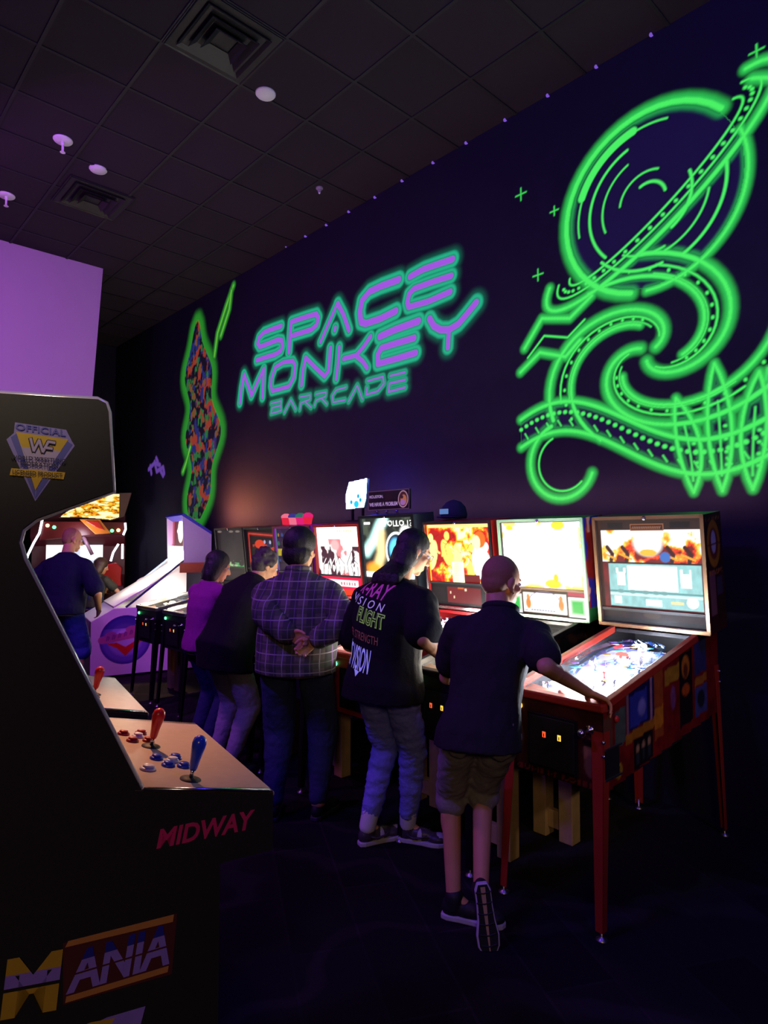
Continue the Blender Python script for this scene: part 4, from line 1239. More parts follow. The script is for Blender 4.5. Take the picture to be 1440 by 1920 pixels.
r, Mb, h = PIN['C']; base = Matrix.Translation((PX['C'], 2.70, 0)) @ Mb
CUPS = [glow('cup_red', S(240, 40, 70), .9), glow('cup_pink', S(250, 120, 150), .9), glow('cup_magenta', S(250, 40, 130), .8)]
for k in range(4):
    q = base @ Vector((-.19 + .125 * k, .08, h + .008))
    t = empty('topper_cup', q); tag(t, ('first', 'second', 'third', 'fourth')[k] + ' glowing red cup from the left on the dim pinball machine', 'cup', 'red cups on the dim pinball machine')
    m = MB(); m.lathe([(.036, 0), (.044, .05), (.05, .07), (.03, .075)], 14); m.build('cup_body', CUPS[k % 3], t, True)
    m = MB(); m.lathe([(.05, .07), (.053, .085), (.045, .10), (.02, .115)], 14); m.build('cup_lid', (CUPS[1], glow('cup_blue', S(70, 60, 150), .8), glow('cup_green', S(60, 120, 110), .8), CUPS[2])[k], t, True)
r, Mb, h = PIN['E']; base = Matrix.Translation((PX['E'] + .46, 2.625, 0)) @ Mb
t = empty('baseball_cap', (PIN['F'][0].location.x - .20, 3.82, 1.868)); tag(t, 'dark cap with a small pale blue patch on top of the fiery red pinball machine', 'cap')
m = MB(); m.lathe([(.10, .0), (.105, .03), (.09, .09), (.055, .13), (.01, .145)], 18); m.build('crown', mat('navy_felt', (0.02, 0.022, 0.06), 0.9), t, True)
m = MB(); m.prism([(-.095, 0), (-.08, -.11), (0, -.15), (.08, -.11), (.095, 0)], 0.004, .012, 'z'); m.build('brim', mat('navy_felt', (0.02, 0.022, 0.06), 0.9), t)
m = MB(); m.box(-.05, .03, -.112, -.100, .03, .07); m.build('patch', glow('patch_blue', S(110, 150, 220), .7), t)


# wooden trestles on the floor between the machine legs
def trestle(x, y, w, h, label, a=0.0):
    t = empty('wooden_trestle', (x, y, 0), a); tag(t, label, 'trestle', 'pine trestles under the pinball machines')
    for sx in (-1, 1):
        m = MB(); m.box(sx * w / 2 - .043, sx * w / 2 + .043, -.043, .043, 0, h - .04); m.build('post', WOOD, t, bevel=.004)
    m = MB(); m.box(-w / 2 - .07, w / 2 + .07, -.05, .05, h - .04, h); m.build('top_bar', WOOD, t, bevel=.004)
    m = MB(); m.box(-w / 2 + .043, w / 2 - .043, -.02, .02, .05, .15); m.build('stretcher', WOOD, t, bevel=.003)


trestle(-2.205, 2.88, .19, .54, 'pine trestle under the nearest pinball machine, beside the shin of the man')
trestle(-2.065, 3.28, .17, .56, 'pine trestle with a low crossbar under the nearest pinball machine, the rear one')
trestle(-2.90, 3.10, .18, .54, 'pine trestle seen between the legs of the long haired person')
trestle(-3.74, 2.99, .19, .54, 'pine trestle right of the man in the plaid shirt')
trestle(-4.40, 3.02, .20, .54, 'pine trestle between the man in plaid and the person in the dark jacket')
trestle(-7.02, 3.30, .18, .54, 'pine trestle beside the legs of the farthest pinball machine')

# ================================================================ upright arcade cabinet in the foreground
PHI = math.radians(11)
E_F = Vector((math.sin(PHI), math.cos(PHI), 0)); E_N = Vector((math.cos(PHI), -math.sin(PHI), 0))
P0 = at_d(512, 1483, 1.6)
CW = 0.70                                             # cabinet width
PROF = [(-.95, 0.0), (-.135, 0.0), (-.133, .93), (0.0, .928), (0.0, 1.073), (-.315, 1.14), (-.556, 1.658), (-.566, 1.695), (-.560, 1.722), (-.535, 1.745), (-.385, 1.809), (-.398, 1.985), (-.404, 2.004), (-.420, 2.011), (-.95, 1.985)]
GREYBLACK = mat('dark_grey_cabinet_side', (0.026, 0.025, 0.023), 0.42, var=0.15, scale=90, spec=0.35)
TMOLD = mat('t_molding', (0.62, 0.56, 0.60), 0.22, 0.3)
TANTOP = mat('tan_control_overlay', (0.50, 0.38, 0.31), 0.32, 0.25, var=0.12, scale=40)


def side_px(x, y):
    """photo pixel -> (y, z) on the near side panel"""
    w = at_plane(x, y, P0, E_N); return ((w - P0).dot(E_F), w.z)


def upright(corner, label, logos, seed):
    r = empty('arcade_cabinet', (corner.x, corner.y, 0), -PHI); tag(r, label, 'arcade cabinet')
    for x0, x1 in ((-.022, 0), (-CW, -CW + .022)):
        m = MB(); m.prism(PROF, x0, x1, 'x'); sd = m.build('side_panel', GREYBLACK, r)
        if x1 == 0: near = sd
    for x in (-.011, -CW + .011):
        m = MB(); path = [(x, a, b_) for a, b_ in PROF[5:15]]
        m.tube(path, .0085, 8); m.build('edge_trim', TMOLD, r, True)
    # body between the sides
    a, b_ = -CW + .022, -.022
    m = MB(); m.prism([(-.93, .02), (-.155, .02), (-.153, .90), (-.93, .90)], a, b_, 'x'); m.build('lower_body', CABBLACK, r)
    m = MB(); m.prism([(-.93, .90), (-.90, .90), (-.90, 1.97), (-.93, 1.97)], a, b_, 'x'); m.build('back_panel', CABBLACK, r)
    m = MB(); m.prism([(-.93, 1.968), (-.93, 1.985), (-.415, 2.008), (-.415, 1.990)], a, b_, 'x'); m.build('top_panel', CABBLACK, r)
    m = MB(); m.prism([(-.420, 1.99), (-.412, 1.99), (-.400, 1.815), (-.408, 1.815)], a, b_, 'x'); m.build('marquee', painted_flat(), r)
    m = MB(); m.prism([(-.400, 1.800), (-.400, 1.812), (-.56, 1.745), (-.56, 1.732)], a, b_, 'x'); m.build('speaker_shelf', CABBLACK, r)
    m = MB(); m.prism([(-.585, 1.72), (-.575, 1.72), (-.40, 1.165), (-.41, 1.165)], a, b_, 'x'); m.build('monitor_bezel', CABBLACK, r)
    m = MB(); m.prism([(-.566, 1.66), (-.562, 1.66), (-.435, 1.24), (-.439, 1.24)], a + .07, b_ - .07, 'x'); m.build('monitor_glass', mat('dark_crt_glass', (0.02, 0.022, 0.03), 0.08), r)
    # control panel box
    top = lambda y: 1.140 + (y + .315) * (1.073 - 1.140) / .315
    m = MB(); m.prism([(-.315, .935), (-.133, .932), (-.002, .930), (-.002, top(0) - .002), (-.318, top(-.318) - .002)], a, b_, 'x'); m.build('control_box', CABBLACK, r)
    cp = MB(); cp.prism([(-.330, top(-.330)), (0.0, top(0)), (0.004, top(0) - .004), (0.004, top(0) - .012), (-.002, top(0) - .012), (-.330, top(-.330) - .005)], -CW, 0.0, 'x')
    cpo = cp.build('control_panel', TANTOP, r, bevel=.002)
    m = MB(); m.tube([(-.001, -.31, top(-.31) + .001), (-.001, -.01, top(-.01) + .001)], .0045, 8); m.build('panel_edge', CHROME, cpo, True)
    inv = local_to(Vector((corner.x, corner.y, 0)), -PHI)
    tilt = Matrix.Rotation(math.atan2(top(0) - top(-.315), .315), 4, 'X')

    def on_cp(px, py):
        n_ = (Matrix.Rotation(-PHI, 3, 'Z') @ tilt.to_3x3() @ Vector((0, 0, 1)))
        w = at_plane(px, py, Vector((corner.x, corner.y, 1.073)), n_); return inv @ w

    def button(loc, col, big=1.0):
        m = MB(); T = Matrix.Translation(loc) @ tilt
        m.lathe([(.0175 * big, 0), (.0175 * big, .004), (.014 * big, .007)], 16, T); m.lathe([(.0125 * big, .007), (.0125 * big, .011), (.009 * big, .0125)], 16, T)
        m.build('button', col, cpo, True)

    def stick(loc, col, h=.085):
        T = Matrix.Translation(loc) @ tilt @ Matrix.Rotation(math.radians(5), 4, 'Y')
        s_ = empty('joystick'); s_.parent = cpo
        m = MB(); m.lathe([(.026, 0), (.026, .002), (.008, .006)], 18, T); m.build('dust_washer', BLACK, s_, True)
        m = MB(); m.lathe([(.005, .004), (.005, .030)], 10, T); m.build('shaft', CHROME, s_, True)
        m = MB(); m.lathe([(.008, .024), (.010, .030), (.012, .05), (.0165, .078), (.0175, .090), (.015, .101), (.008, .107), (.001, .109)], 18, T); m.build('bat_handle', col, s_, True)

    red = mat('joystick_red', (0.62, 0.02, 0.02), 0.25, coat=0.4); blue = mat('joystick_blue', (0.02, 0.06, 0.72), 0.25, coat=0.4)
    wht = mat('button_white', (0.62, 0.60, 0.66), 0.3); dred = mat('button_dark_red', (0.34, 0.02, 0.02), 0.3); dblu = mat('button_dark_blue', (0.02, 0.04, 0.42), 0.3)
    if logos:
        for p_ in ((231, 1377), (264, 1376), (248, 1390), (278, 1390)): button(on_cp(*p_), dred)
        button(on_cp(258, 1382), wht)
        for p_ in ((293, 1423), (328, 1422), (315, 1436), (344, 1438)): button(on_cp(*p_), dblu)
        button(on_cp(323, 1428), wht); button(on_cp(277, 1443), wht, 1.15)
        stick(on_cp(283, 1400), red); stick(on_cp(357, 1462), blue)
    else:
        stick(on_cp(176, 1302), red, .08)
        for k in range(5): button(Vector((-.20 - .05 * (k % 3), -.20 + .05 * (k // 3), top(-.20 + .05 * (k // 3)))), dred)
    # coin door low on the front
    m = MB(); m.box(-.50, -.20, -.155, -.145, .28, .62); m.build('coin_door', DARKMETAL, r, bevel=.003)
    return r, near


def painted_flat():
    return mat('dark_marquee', (0.10, 0.05, 0.03), 0.3)


CAB, NEAR = upright(P0, 'big black upright arcade cabinet in the left foreground with a wrestling emblem on its side', True, 1)


def decal(name, layers, parent, base=.0008):
    """printed sticker on the near side: layers of (polygon or text geometry, material), thin steps apart"""
    m = MB(); mats = []
    for i, (geo, mm) in enumerate(layers):
        if mm not in mats: mats.append(mm)
        m.mi = mats.index(mm); x = base + .00035 * i
        if isinstance(geo, tuple): m.add([(x, v[0], v[1]) for v in geo[0]], geo[1])
        else: m.add([(x, v[0], v[1]) for v in geo], [list(range(len(geo)))])
    return m.build(name, mats, parent)


def ptext(body, x0, y0, x1, y1, hpx, bold=.01, shear=0.0):
    """text whose base line runs between two photo pixels on the near side, hpx tall"""
    a = side_px(x0, y0); b_ = side_px(x1, y1); c = side_px(x0, y0 - hpx); d = side_px(x1, y1 - hpx)
    vs, fs = fit_text(body, 0, 0, 1, 1, bold, shear)
    L = lambda p, q, t: (p[0] + (q[0] - p[0]) * t, p[1] + (q[1] - p[1]) * t)
    return [L(L(a, b_, u), L(c, d, u), v) for u, v in vs], fs


SP = lambda *P: [side_px(*p) for p in P]
INK = dict(violet=mat('ink_violet', (0.24, 0.20, 0.50), 0.45), blue=mat('ink_blue', (0.10, 0.10, 0.36), 0.45), yellow=mat('ink_yellow', (0.55, 0.36, 0.03), 0.45), pale=mat('ink_pale', (0.42, 0.34, 0.52), 0.45),
           dark=mat('ink_dark', (0.02, 0.016, 0.03), 0.5), pink=mat('ink_crimson', (0.70, 0.03, 0.14), 0.4), orange=mat('ink_orange', (0.62, 0.26, 0.06), 0.4), lilac=mat('ink_lilac', (0.34, 0.22, 0.72), 0.4), deep=mat('ink_deep_blue', (0.03, 0.03, 0.34), 0.4), maroon=mat('ink_maroon', (0.10, 0.02, 0.02), 0.5), gold=mat('ink_gold', (0.62, 0.38, 0.03), 0.4))
lay = []
lay.append((SP((26, 812), (28, 792), (124, 806), (134, 826), (140, 836), (66, 940), (12, 824)), INK['violet']))
lay.append((SP((20, 820), (33, 812), (66, 872), (66, 936)), INK['blue'])); lay.append((SP((136, 834), (124, 826), (72, 890), (66, 936)), INK['blue']))
lay.append((SP((30, 810), (128, 824), (66, 918)), INK['pale'])); lay.append((SP((30, 810), (128, 824), (112, 848), (42, 842)), INK['yellow']))
lay.append((SP((40, 838), (114, 846), (104, 860), (50, 856)), INK['pale']))
lay.append((SP((18, 891), (21, 878), (122, 886), (119, 899)), INK['gold']))
lay.append((SP((58, 893), (80, 895), (66, 920)), INK['gold']))
lay.append((ptext('OFFICIAL', 29, 806, 123, 819, 12, .02), INK['blue']))
W_pts = lambda o: None


def stroke_poly(pts, r):
    """flat ribbon along photo pixels"""
    out = []
    for (x0, y0), (x1, y1) in zip(pts[:-1], pts[1:]):
        d = math.hypot(x1 - x0, y1 - y0); nx, ny = -(y1 - y0) / d * r, (x1 - x0) / d * r; ex, ey = (x1 - x0) / d * r * .5, (y1 - y0) / d * r * .5
        out.append([(x0 - ex + nx, y0 - ey + ny), (x1 + ex + nx, y1 + ey + ny), (x1 + ex - nx, y1 + ey - ny), (x0 - ex - nx, y0 - ey - ny)])
    return out


mono = [[(57, 823), (63, 846), (73, 826), (80, 848), (90, 829), (102, 831)], [(84, 840), (97, 842)]]
for r_, mm in ((4.2, INK['dark']), (2.4, INK['pale'])):
    for P in mono:
        for q in stroke_poly(P, r_): lay.append((SP(*q), mm))
lay.append((ptext('WORLD WRESTLING', 20, 861, 122, 869, 7.5, .02), INK['dark'])); lay.append((ptext('FEDERATION', 38, 873, 108, 879, 8, .02), INK['dark']))
lay.append((ptext('LICENSED PRODUCT', 23, 889, 116, 896, 8, .015), INK['dark']))
decal('side_emblem', lay, NEAR)
decal('maker_name', [(ptext('MIDWAY', 293, 1592, 478, 1553, 36, .03, .22), INK['pink'])], NEAR)
# game title along the side: letters split by a dark line, two tones
lay = [(SP((118, 1768), (332, 1712), (322, 1826), (118, 1884)), INK['maroon']), (SP((122, 1776), (128, 1764), (326, 1714), (324, 1728)), INK['orange']), (SP((122, 1880), (124, 1868), (316, 1810), (314, 1822)), INK['orange'])]


def split_text(geo, cuts, mats_):
    """cut lettering into horizontal bands (fractions of its height) of different inks"""
    vs, fs = geo
    bm = bmesh.new(); V = [bm.verts.new((v[0], v[1], 0)) for v in vs]
    for f in fs:
        try: bm.faces.new([V[i] for i in f])
        except ValueError: pass
    return bm


def banded(body, x0, y0, x1, y1, hpx, bold, shear, bands):
    for t0, t1, mm in bands:
        vs, fs = fit_text(body, 0, 0, 1, 1, bold, shear)
        bm = bmesh.new(); V = [bm.verts.new((v[0], v[1], 0)) for v in vs]
        for f in fs:
            try: bm.faces.new([V[i] for i in f])
            except ValueError: pass
        for co_, no in (((0, t0, 0), (0, -1, 0)), ((0, t1, 0), (0, 1, 0))):
            bmesh.ops.bisect_plane(bm, geom=bm.verts[:] + bm.edges[:] + bm.faces[:], plane_co=co_, plane_no=no, clear_outer=True)
        bm.verts.index_update()
        a = side_px(x0, y0); b_ = side_px(x1, y1); c = side_px(x0, y0 - hpx); d = side_px(x1, y1 - hpx)
        L = lambda p, q, t: (p[0] + (q[0] - p[0]) * t, p[1] + (q[1] - p[1]) * t)
        vv = [L(L(a, b_, v.co.x), L(c, d, v.co.x), v.co.y) for v in bm.verts]; ff = [[v.index for v in f.verts] for f in bm.faces]
        bm.free(); lay.append(((vv, ff), mm))


banded('ANIA', 123, 1864, 317, 1806, 76, .035, .22, ((.46, .74, INK['lilac']), (.74, 1.0, INK['deep']), (0, .42, INK['lilac'])))
banded('M', 0, 1912, 118, 1890, 112, .04, .12, ((.0, .44, INK['gold']), (.50, .72, INK['lilac']), (.72, 1.0, INK['gold'])))
banded('E', -62, 1912, -4, 1898, 100, .04, .12, ((.0, .44, INK['gold']), (.5, 1.0, INK['gold'])))
lay.append((SP((165, 1922), (200, 1905), (272, 1884), (262, 1922)), INK['lilac'])); lay.append((SP((150, 1922), (170, 1914), (215, 1906), (205, 1922)), INK['gold']))
decal('title_art', lay, NEAR)

P2 = at_z(277, 1336, 1.073)
CAB2, _ = upright(P2, 'second upright arcade cabinet, only its tan control panel seen behind the foreground one', False, 2)

# ================================================================ red cabinet with white light tubes at the far left
gp = at_d(150, 1012, 9.9); gd = Vector((gp.x, gp.y, 0)); gd.normalize()
GR = math.atan2(gd.y, gd.x) - PI / 2                  # local -y looks to the camera side
GR = GR - math.radians(6)
g = empty('arcade_cabinet', (gp.x, gp.y, 0), GR)
tag(g, 'red arcade cabinet with white light tubes and a slanted yellow marquee at far left', 'arcade cabinet')
k_ = 9.9 / 1200
GX_ = lambda px: (px - 150) * k_ * 1.0
GZ_ = lambda py: CAM_H + (1012 - py) * k_
REDPL = mat('red_gloss_plastic', (0.52, 0.02, 0.015), 0.25, coat=0.4); ORPL = mat('orange_gloss_plastic', (0.75, 0.22, 0.03), 0.25)
m = MB(); m.prism([(-.10, 0), (.58, 0), (.58, 2.1), (-.0, 2.1), (-.05, 1.75), (.10, 1.6), (.10, 1.15), (-.10, 1.0)], GX_(68), GX_(228), 'x'); m.build('body', mat('dark_red_body', (0.06, 0.006, 0.01), 0.4), g)
# marquee: box whose lit front is a slanted hexagon
mq = [(GX_(118), GZ_(972)), (GX_(150), GZ_(945)), (GX_(205), GZ_(926)), (GX_(240), GZ_(924)), (GX_(228), GZ_(968)), (GX_(205), GZ_(976)), (GX_(150), GZ_(971))]
m = MB(); m.prism(mq, -.30, -.16, 'y'); mo = m.build('marquee', mat('dark_marquee', (0.10, 0.05, 0.03), 0.3), g)
cv = Canvas(.85, .42, .008, S(255, 240, 190), 1.0, GX_(116), GZ_(978))
n = fnoise(cv.u * 9, cv.v * 26, 300, 4)
for t_, c in ((.38, S(255, 206, 60)), (.46, S(240, 140, 10)), (.54, S(90, 36, 4)), (.60, S(250, 190, 40)), (.68, S(255, 240, 170))): cv.put(sstep(t_, t_ + .04, n), c)
cx_, cz_ = sum(p[0] for p in mq) / 7, sum(p[1] for p in mq) / 7
cv.a = cv.inside([(cx_ + (x - cx_) * .95, cz_ + (z - cz_) * .92) for x, z in mq]).astype(float)
cv.build('marquee_art', lambda u, v: (u, -.302, v), BACKLIT[1.2], mo)
# light tubes
TUBE = glow('light_tube', (.86, .88, 1.0), 4.0)
for P in (((89, 976), (85, 1000), (76, 1018), (67, 1040), (63, 1060)), ((229, 980), (230, 992), (226, 1003)), ((218, 1020), (209, 1036), (205, 1052)), ((225, 1020), (225, 1048))):
    m = MB(); m.tube([(GX_(x), -.16, GZ_(y)) for x, y in P], .016, 8); m.build('light_tube', TUBE, g, True)
# hood with coloured lamps
m = MB(); m.prism([(GX_(86), GZ_(978)), (GX_(232), GZ_(978)), (GX_(226), GZ_(1003)), (GX_(200), GZ_(1000)), (GX_(150), GZ_(1006)), (GX_(84), GZ_(1013))], -.10, .0, 'y'); m.build('hood', mat('dark_maroon_hood', (0.09, 0.008, 0.010), 0.3), g, bevel=.01)
m = MB(); m.prism([(GX_(150), GZ_(974)), (GX_(185), GZ_(974)), (GX_(204), GZ_(1000)), (GX_(178), GZ_(1002))], -.16, -.10, 'y'); m.mi = 1
m.prism([(GX_(160), GZ_(977)), (GX_(182), GZ_(977)), (GX_(194), GZ_(994)), (GX_(178), GZ_(988))], -.175, -.16, 'y'); m.build('hood_fin', [ORPL, REDPL], g, bevel=.006)
for x, y, mm in ((97, 986, GIY), (108, 989, GIG), (206, 995, GIG), (217, 994, GIY)):
    m = MB(); m.ell((GX_(x), -.115, GZ_(y)), (.026, .02, .026), 12, 8); m.build('round_lamp', mm, g, True)
# screen, columns, pedestal
cv = Canvas(.80, .36, .012, (.62, .66, .9), 1.0, GX_(92), GZ_(1058))
cv.rect(GX_(92), GX_(125), GZ_(1058), GZ_(1014), W_); cv.rect(GX_(150), GX_(190), GZ_(1050), GZ_(1022), (1.3, 1.3, 1.3)); cv.rect(GX_(130), GX_(200), GZ_(1019), GZ_(1006), S(130, 110, 150))
cv.build('screen', lambda u, v: (u, .08, v), BACKLIT[1.2], g)
m = MB(); m.tube([(GX_(155), -.02, GZ_(1004)), (GX_(172), -.04, GZ_(1040))], .028, 10); m.build('support_arm', mat('mauve_metal', (0.30, 0.16, 0.24), 0.4), g, True)
m = MB(); m.prism([(GX_(190), GZ_(1060)), (GX_(215), GZ_(1054)), (GX_(226), GZ_(1064)), (GX_(224), GZ_(1084)), (GX_(230), GZ_(1130)), (GX_(176), GZ_(1130)), (GX_(184), GZ_(1085))], -.34, -.06, 'y'); pd = m.build('pedestal', REDPL, g, bevel=.02)
m = MB(); m.prism([(GX_(188), GZ_(1086)), (GX_(198), GZ_(1086)), (GX_(201), GZ_(1118)), (GX_(178), GZ_(1118))], -.352, -.338, 'y'); m.build('lit_panel', glow('panel_yellow', S(255, 226, 90), 1.3), pd)
for k in range(4):
    m = MB(); z = GZ_(1092 + 7 * k); m.box(GX_(184 - k), GX_(200), -.357, -.352, z - .006, z + .006); m.build('panel_bar', mat('amber_dark', (0.35, 0.16, 0.01), 0.5), pd)
m = MB(); m.box(GX_(206), GX_(211), -.36, -.34, GZ_(1128), GZ_(1086)); m.build('panel_strip', ORPL, pd)
m = MB(); m.ell((GX_(209), -.35, GZ_(1117)), (.02, .02, .02)); m.build('button_lamp', GI, pd, True)
m = MB(); m.box(GX_(70), GX_(230), -.45, -.10, .0, 1.0); m.build('control_base', mat('dark_red_body', (0.06, 0.006, 0.01), 0.4), g, bevel=.01)
point_light('tube_glow', (GX_(150), -.35, 1.75), 9, (.9, .85, 1.0), .1, g)

# ================================================================ white alley ball game
def frosted():
    if 'frosted' in MATS: return MATS['frosted']
    m = bpy.data.materials.new('frosted_white_acrylic'); m.use_nodes = True; nt = m.node_tree; p = nt.nodes['Principled BSDF']
    p.inputs['Base Color'].default_value = (.82, .78, .82, 1); p.inputs['Roughness'].default_value = .3
    t = nt.nodes.new('ShaderNodeBsdfTranslucent'); t.inputs[0].default_value = (.95, .92, .92, 1)
    c = nt.nodes.new('ShaderNodeBsdfTransparent'); m1 = nt.nodes.new('ShaderNodeMixShader'); m1.inputs[0].default_value = .75
    nt.links.new(p.outputs[0], m1.inputs[1]); nt.links.new(t.outputs[0], m1.inputs[2])
    m2 = nt.nodes.new('ShaderNodeMixShader'); m2.inputs[0].default_value = .25
    nt.links.new(m1.outputs[0], m2.inputs[1]); nt.links.new(c.outputs[0], m2.inputs[2]); nt.links.new(m2.outputs[0], nt.nodes['Material Output'].inputs[0])
    MATS['frosted'] = m
    return m


AB = at_z(168, 1276, 0); AA = math.radians(12)        # axis turned a little from the wall normal
al = empty('alley_game', (AB.x, AB.y, 0), -AA)
tag(al, 'white alley ball game with a round emblem on its side and a bright lane', 'arcade game')
AW = .95
LAM = mat('white_laminate', (0.74, 0.70, 0.76), 0.45, var=0.04)
m = MB(); m.prism([(0, .03), (1.40, .03), (1.40, .85), (.26, .85), (.0, .70)], -AW, 0, 'x'); body = m.build('base_cabinet', LAM, al, bevel=.006)
m = MB(); m.prism([(.02, .0), (1.38, .0), (1.38, .03), (.02, .03)], -AW + .02, -.02, 'x'); m.build('toe_kick', BLACK, al)
lane = MB(); lane.prism([(.26, .851), (1.12, 1.36), (1.12, 1.38), (.26, .872)], -AW + .03, -.03, 'x'); lane.build('lane', mat('pale_lane', (0.85, 0.80, 0.74), 0.35, var=.03), al)
for x0, x1, nm in ((-.03, -.012, 'rail'), (-AW + .012, -AW + .03, 'rail')):
    m = MB(); m.prism([(.42, .85), (1.14, 1.44), (1.14, .85)], x0, x1, 'x'); sp_ = m.build('side_shield', frosted(), al)
    m = MB(); xm = (x0 + x1) / 2; m.tube([(xm, .40, .855), (xm, 1.14, 1.455)], .014, 8); m.build('rail', mat('navy_rail' if x0 > -.5 else 'pale_blue_rail', (0.05, 0.05, 0.16) if x0 > -.5 else (0.35, 0.5, 0.8), 0.3), al, True)
m = MB(); m.lathe([(.16, 0), (.16, .002)], 26, Matrix.Translation((-AW + .031, .80, 1.02)) @ Matrix.Rotation(PI / 2, 4, 'Y')); m.build('shield_emblem', mat('grey_violet_print', (0.30, 0.24, 0.32), 0.5), al)
# target head
m = MB(); m.prism([(1.10, 1.40), (1.46, 1.40), (1.46, 1.80), (1.12, 2.02), (1.08, 2.02)], -.02, 0, 'x'); hd = m.build('head_side', mat('lilac_head_side', (0.52, 0.36, 0.62), 0.45, var=.04), al)
m = MB(); m.prism([(1.06, 2.02), (1.46, 1.77), (1.46, 1.81), (1.09, 2.05)], -AW, .004, 'x'); m.build('head_top', mat('blue_edge', (0.05, 0.05, 0.45), 0.4), al)
m = MB(); m.prism([(1.10, 1.40), (1.46, 1.40), (1.46, 1.80), (1.12, 2.02), (1.08, 2.02)], -AW, -AW + .02, 'x'); m.build('head_side', mat('lilac_head_side', (0.52, 0.36, 0.62), 0.45), al)
m = MB(); m.prism([(1.18, 1.36), (1.46, 1.36), (1.46, 1.80), (1.18, 2.0)], -AW + .02, -.02, 'x'); m.build('head_body', mat('dark_red_head', (0.16, 0.02, 0.03), 0.45), al)
cv = Canvas(AW - .04, .38, .012, S(70, 20, 26)); cv.ell(.46, .20, .15, .16, (1.2, 1.1, .95)); cv.ell(.46, .2, .19, .05, (1.2, 1.1, .95)); cv.rect(0, .10, 0, .38, S(150, 50, 70)); cv.rect(.80, .91, 0, .38, S(130, 40, 60))
cv.build('lit_target', lambda u, v: (-AW + .02 + u, 1.165, 1.62 + v), BACKLIT[2.0], al)
m = MB(); m.prism([(1.10, 1.36), (1.16, 1.36), (1.16, 1.61), (1.12, 1.61)], -AW + .03, -.03, 'x'); m.build('lit_cup_panel', glow('cup_panel_white', (1.0, .93, .80), 3.0), al)
m = MB(); m.box(-.02, .012, 1.05, 1.44, 1.27, 1.40); m.build('red_skirt', mat('red_orange_skirt', (0.55, 0.10, 0.04), 0.4), al)
cv = Canvas(.82, .72, .006, (.74, .70, .76), 0.0, .03, .08)
c = (.40, .46)
for r_, col in ((.30, S(70, 50, 150)), (.27, S(110, 90, 190)), (.20, S(150, 130, 214)), (.13, S(200, 180, 230))): cv.ell(c[0], c[1], r_, r_, col, soft=.05 if r_ < .3 else None)
cv.put(((np.hypot(cv.u - c[0], cv.v - c[1]) < .30) & (cv.v > c[1] + .14)).astype(float) * .7, S(40, 30, 130))
cv.poly([(c[0] - .22, c[1] - .04), (c[0] - .10, c[1] - .10), (c[0], c[1] - .20), (c[0] + .10, c[1] - .10), (c[0] + .20, c[1] - .02), (c[0] + .12, c[1] - .02), (c[0], c[1] - .09), (c[0] - .10, c[1] - .03)], S(220, 40, 40))
cv.stroke([(c[0] - .27, c[1] + .01), (c[0] - .1, c[1] + .03), (c[0] + .12, c[1] + .06), (c[0] + .30, c[1] + .10)], .045, S(190, 96, 150))
cv.ell(c[0] - .17, c[1] + .06, .07, .05, S(170, 90, 160)); cv.ell(c[0] + .09, c[1] + .12, .09, .05, S(186, 100, 150))
for k in range(7):
    x = c[0] - .22 + .068 * k; y = c[1] + .02 + .015 * k
    cv.stroke([(x, y - .02), (x + .012, y + .03), (x + .03, y + .02), (x + .02, y - .015)], .006, S(130, 50, 130))
cv.build('emblem', lambda u, v: (.0015, u, v), painted('printed_sticker', rough=.4, alpha=True), body)
m = MB(); m.ell((-AW + .02, .50, .97), (.018,) * 3); m.build('green_lamp', GIG, al, True)
for y, z, e in ((.95, 1.50, 14), (.60, 1.22, 12)): point_light('alley_lamp', (-AW / 2, y, z), e, (1, .88, .68), .06, al)
point_light('alley_lamp', (-.18, .95, 1.0), 10, (1, .92, .80), .05, al)  # added inside, under the lane, to whiten the near side shield

# ================================================================ people
SKIN = mat('skin', (0.64, 0.31, 0.15), 0.5, var=0.10, scale=25, bump=0.05)


def cloth(name, color, rough=0.85, var=0.18, scale=60):
    return mat(name, color, rough, var=var, scale=scale, bump=0.25, spec=0.15)


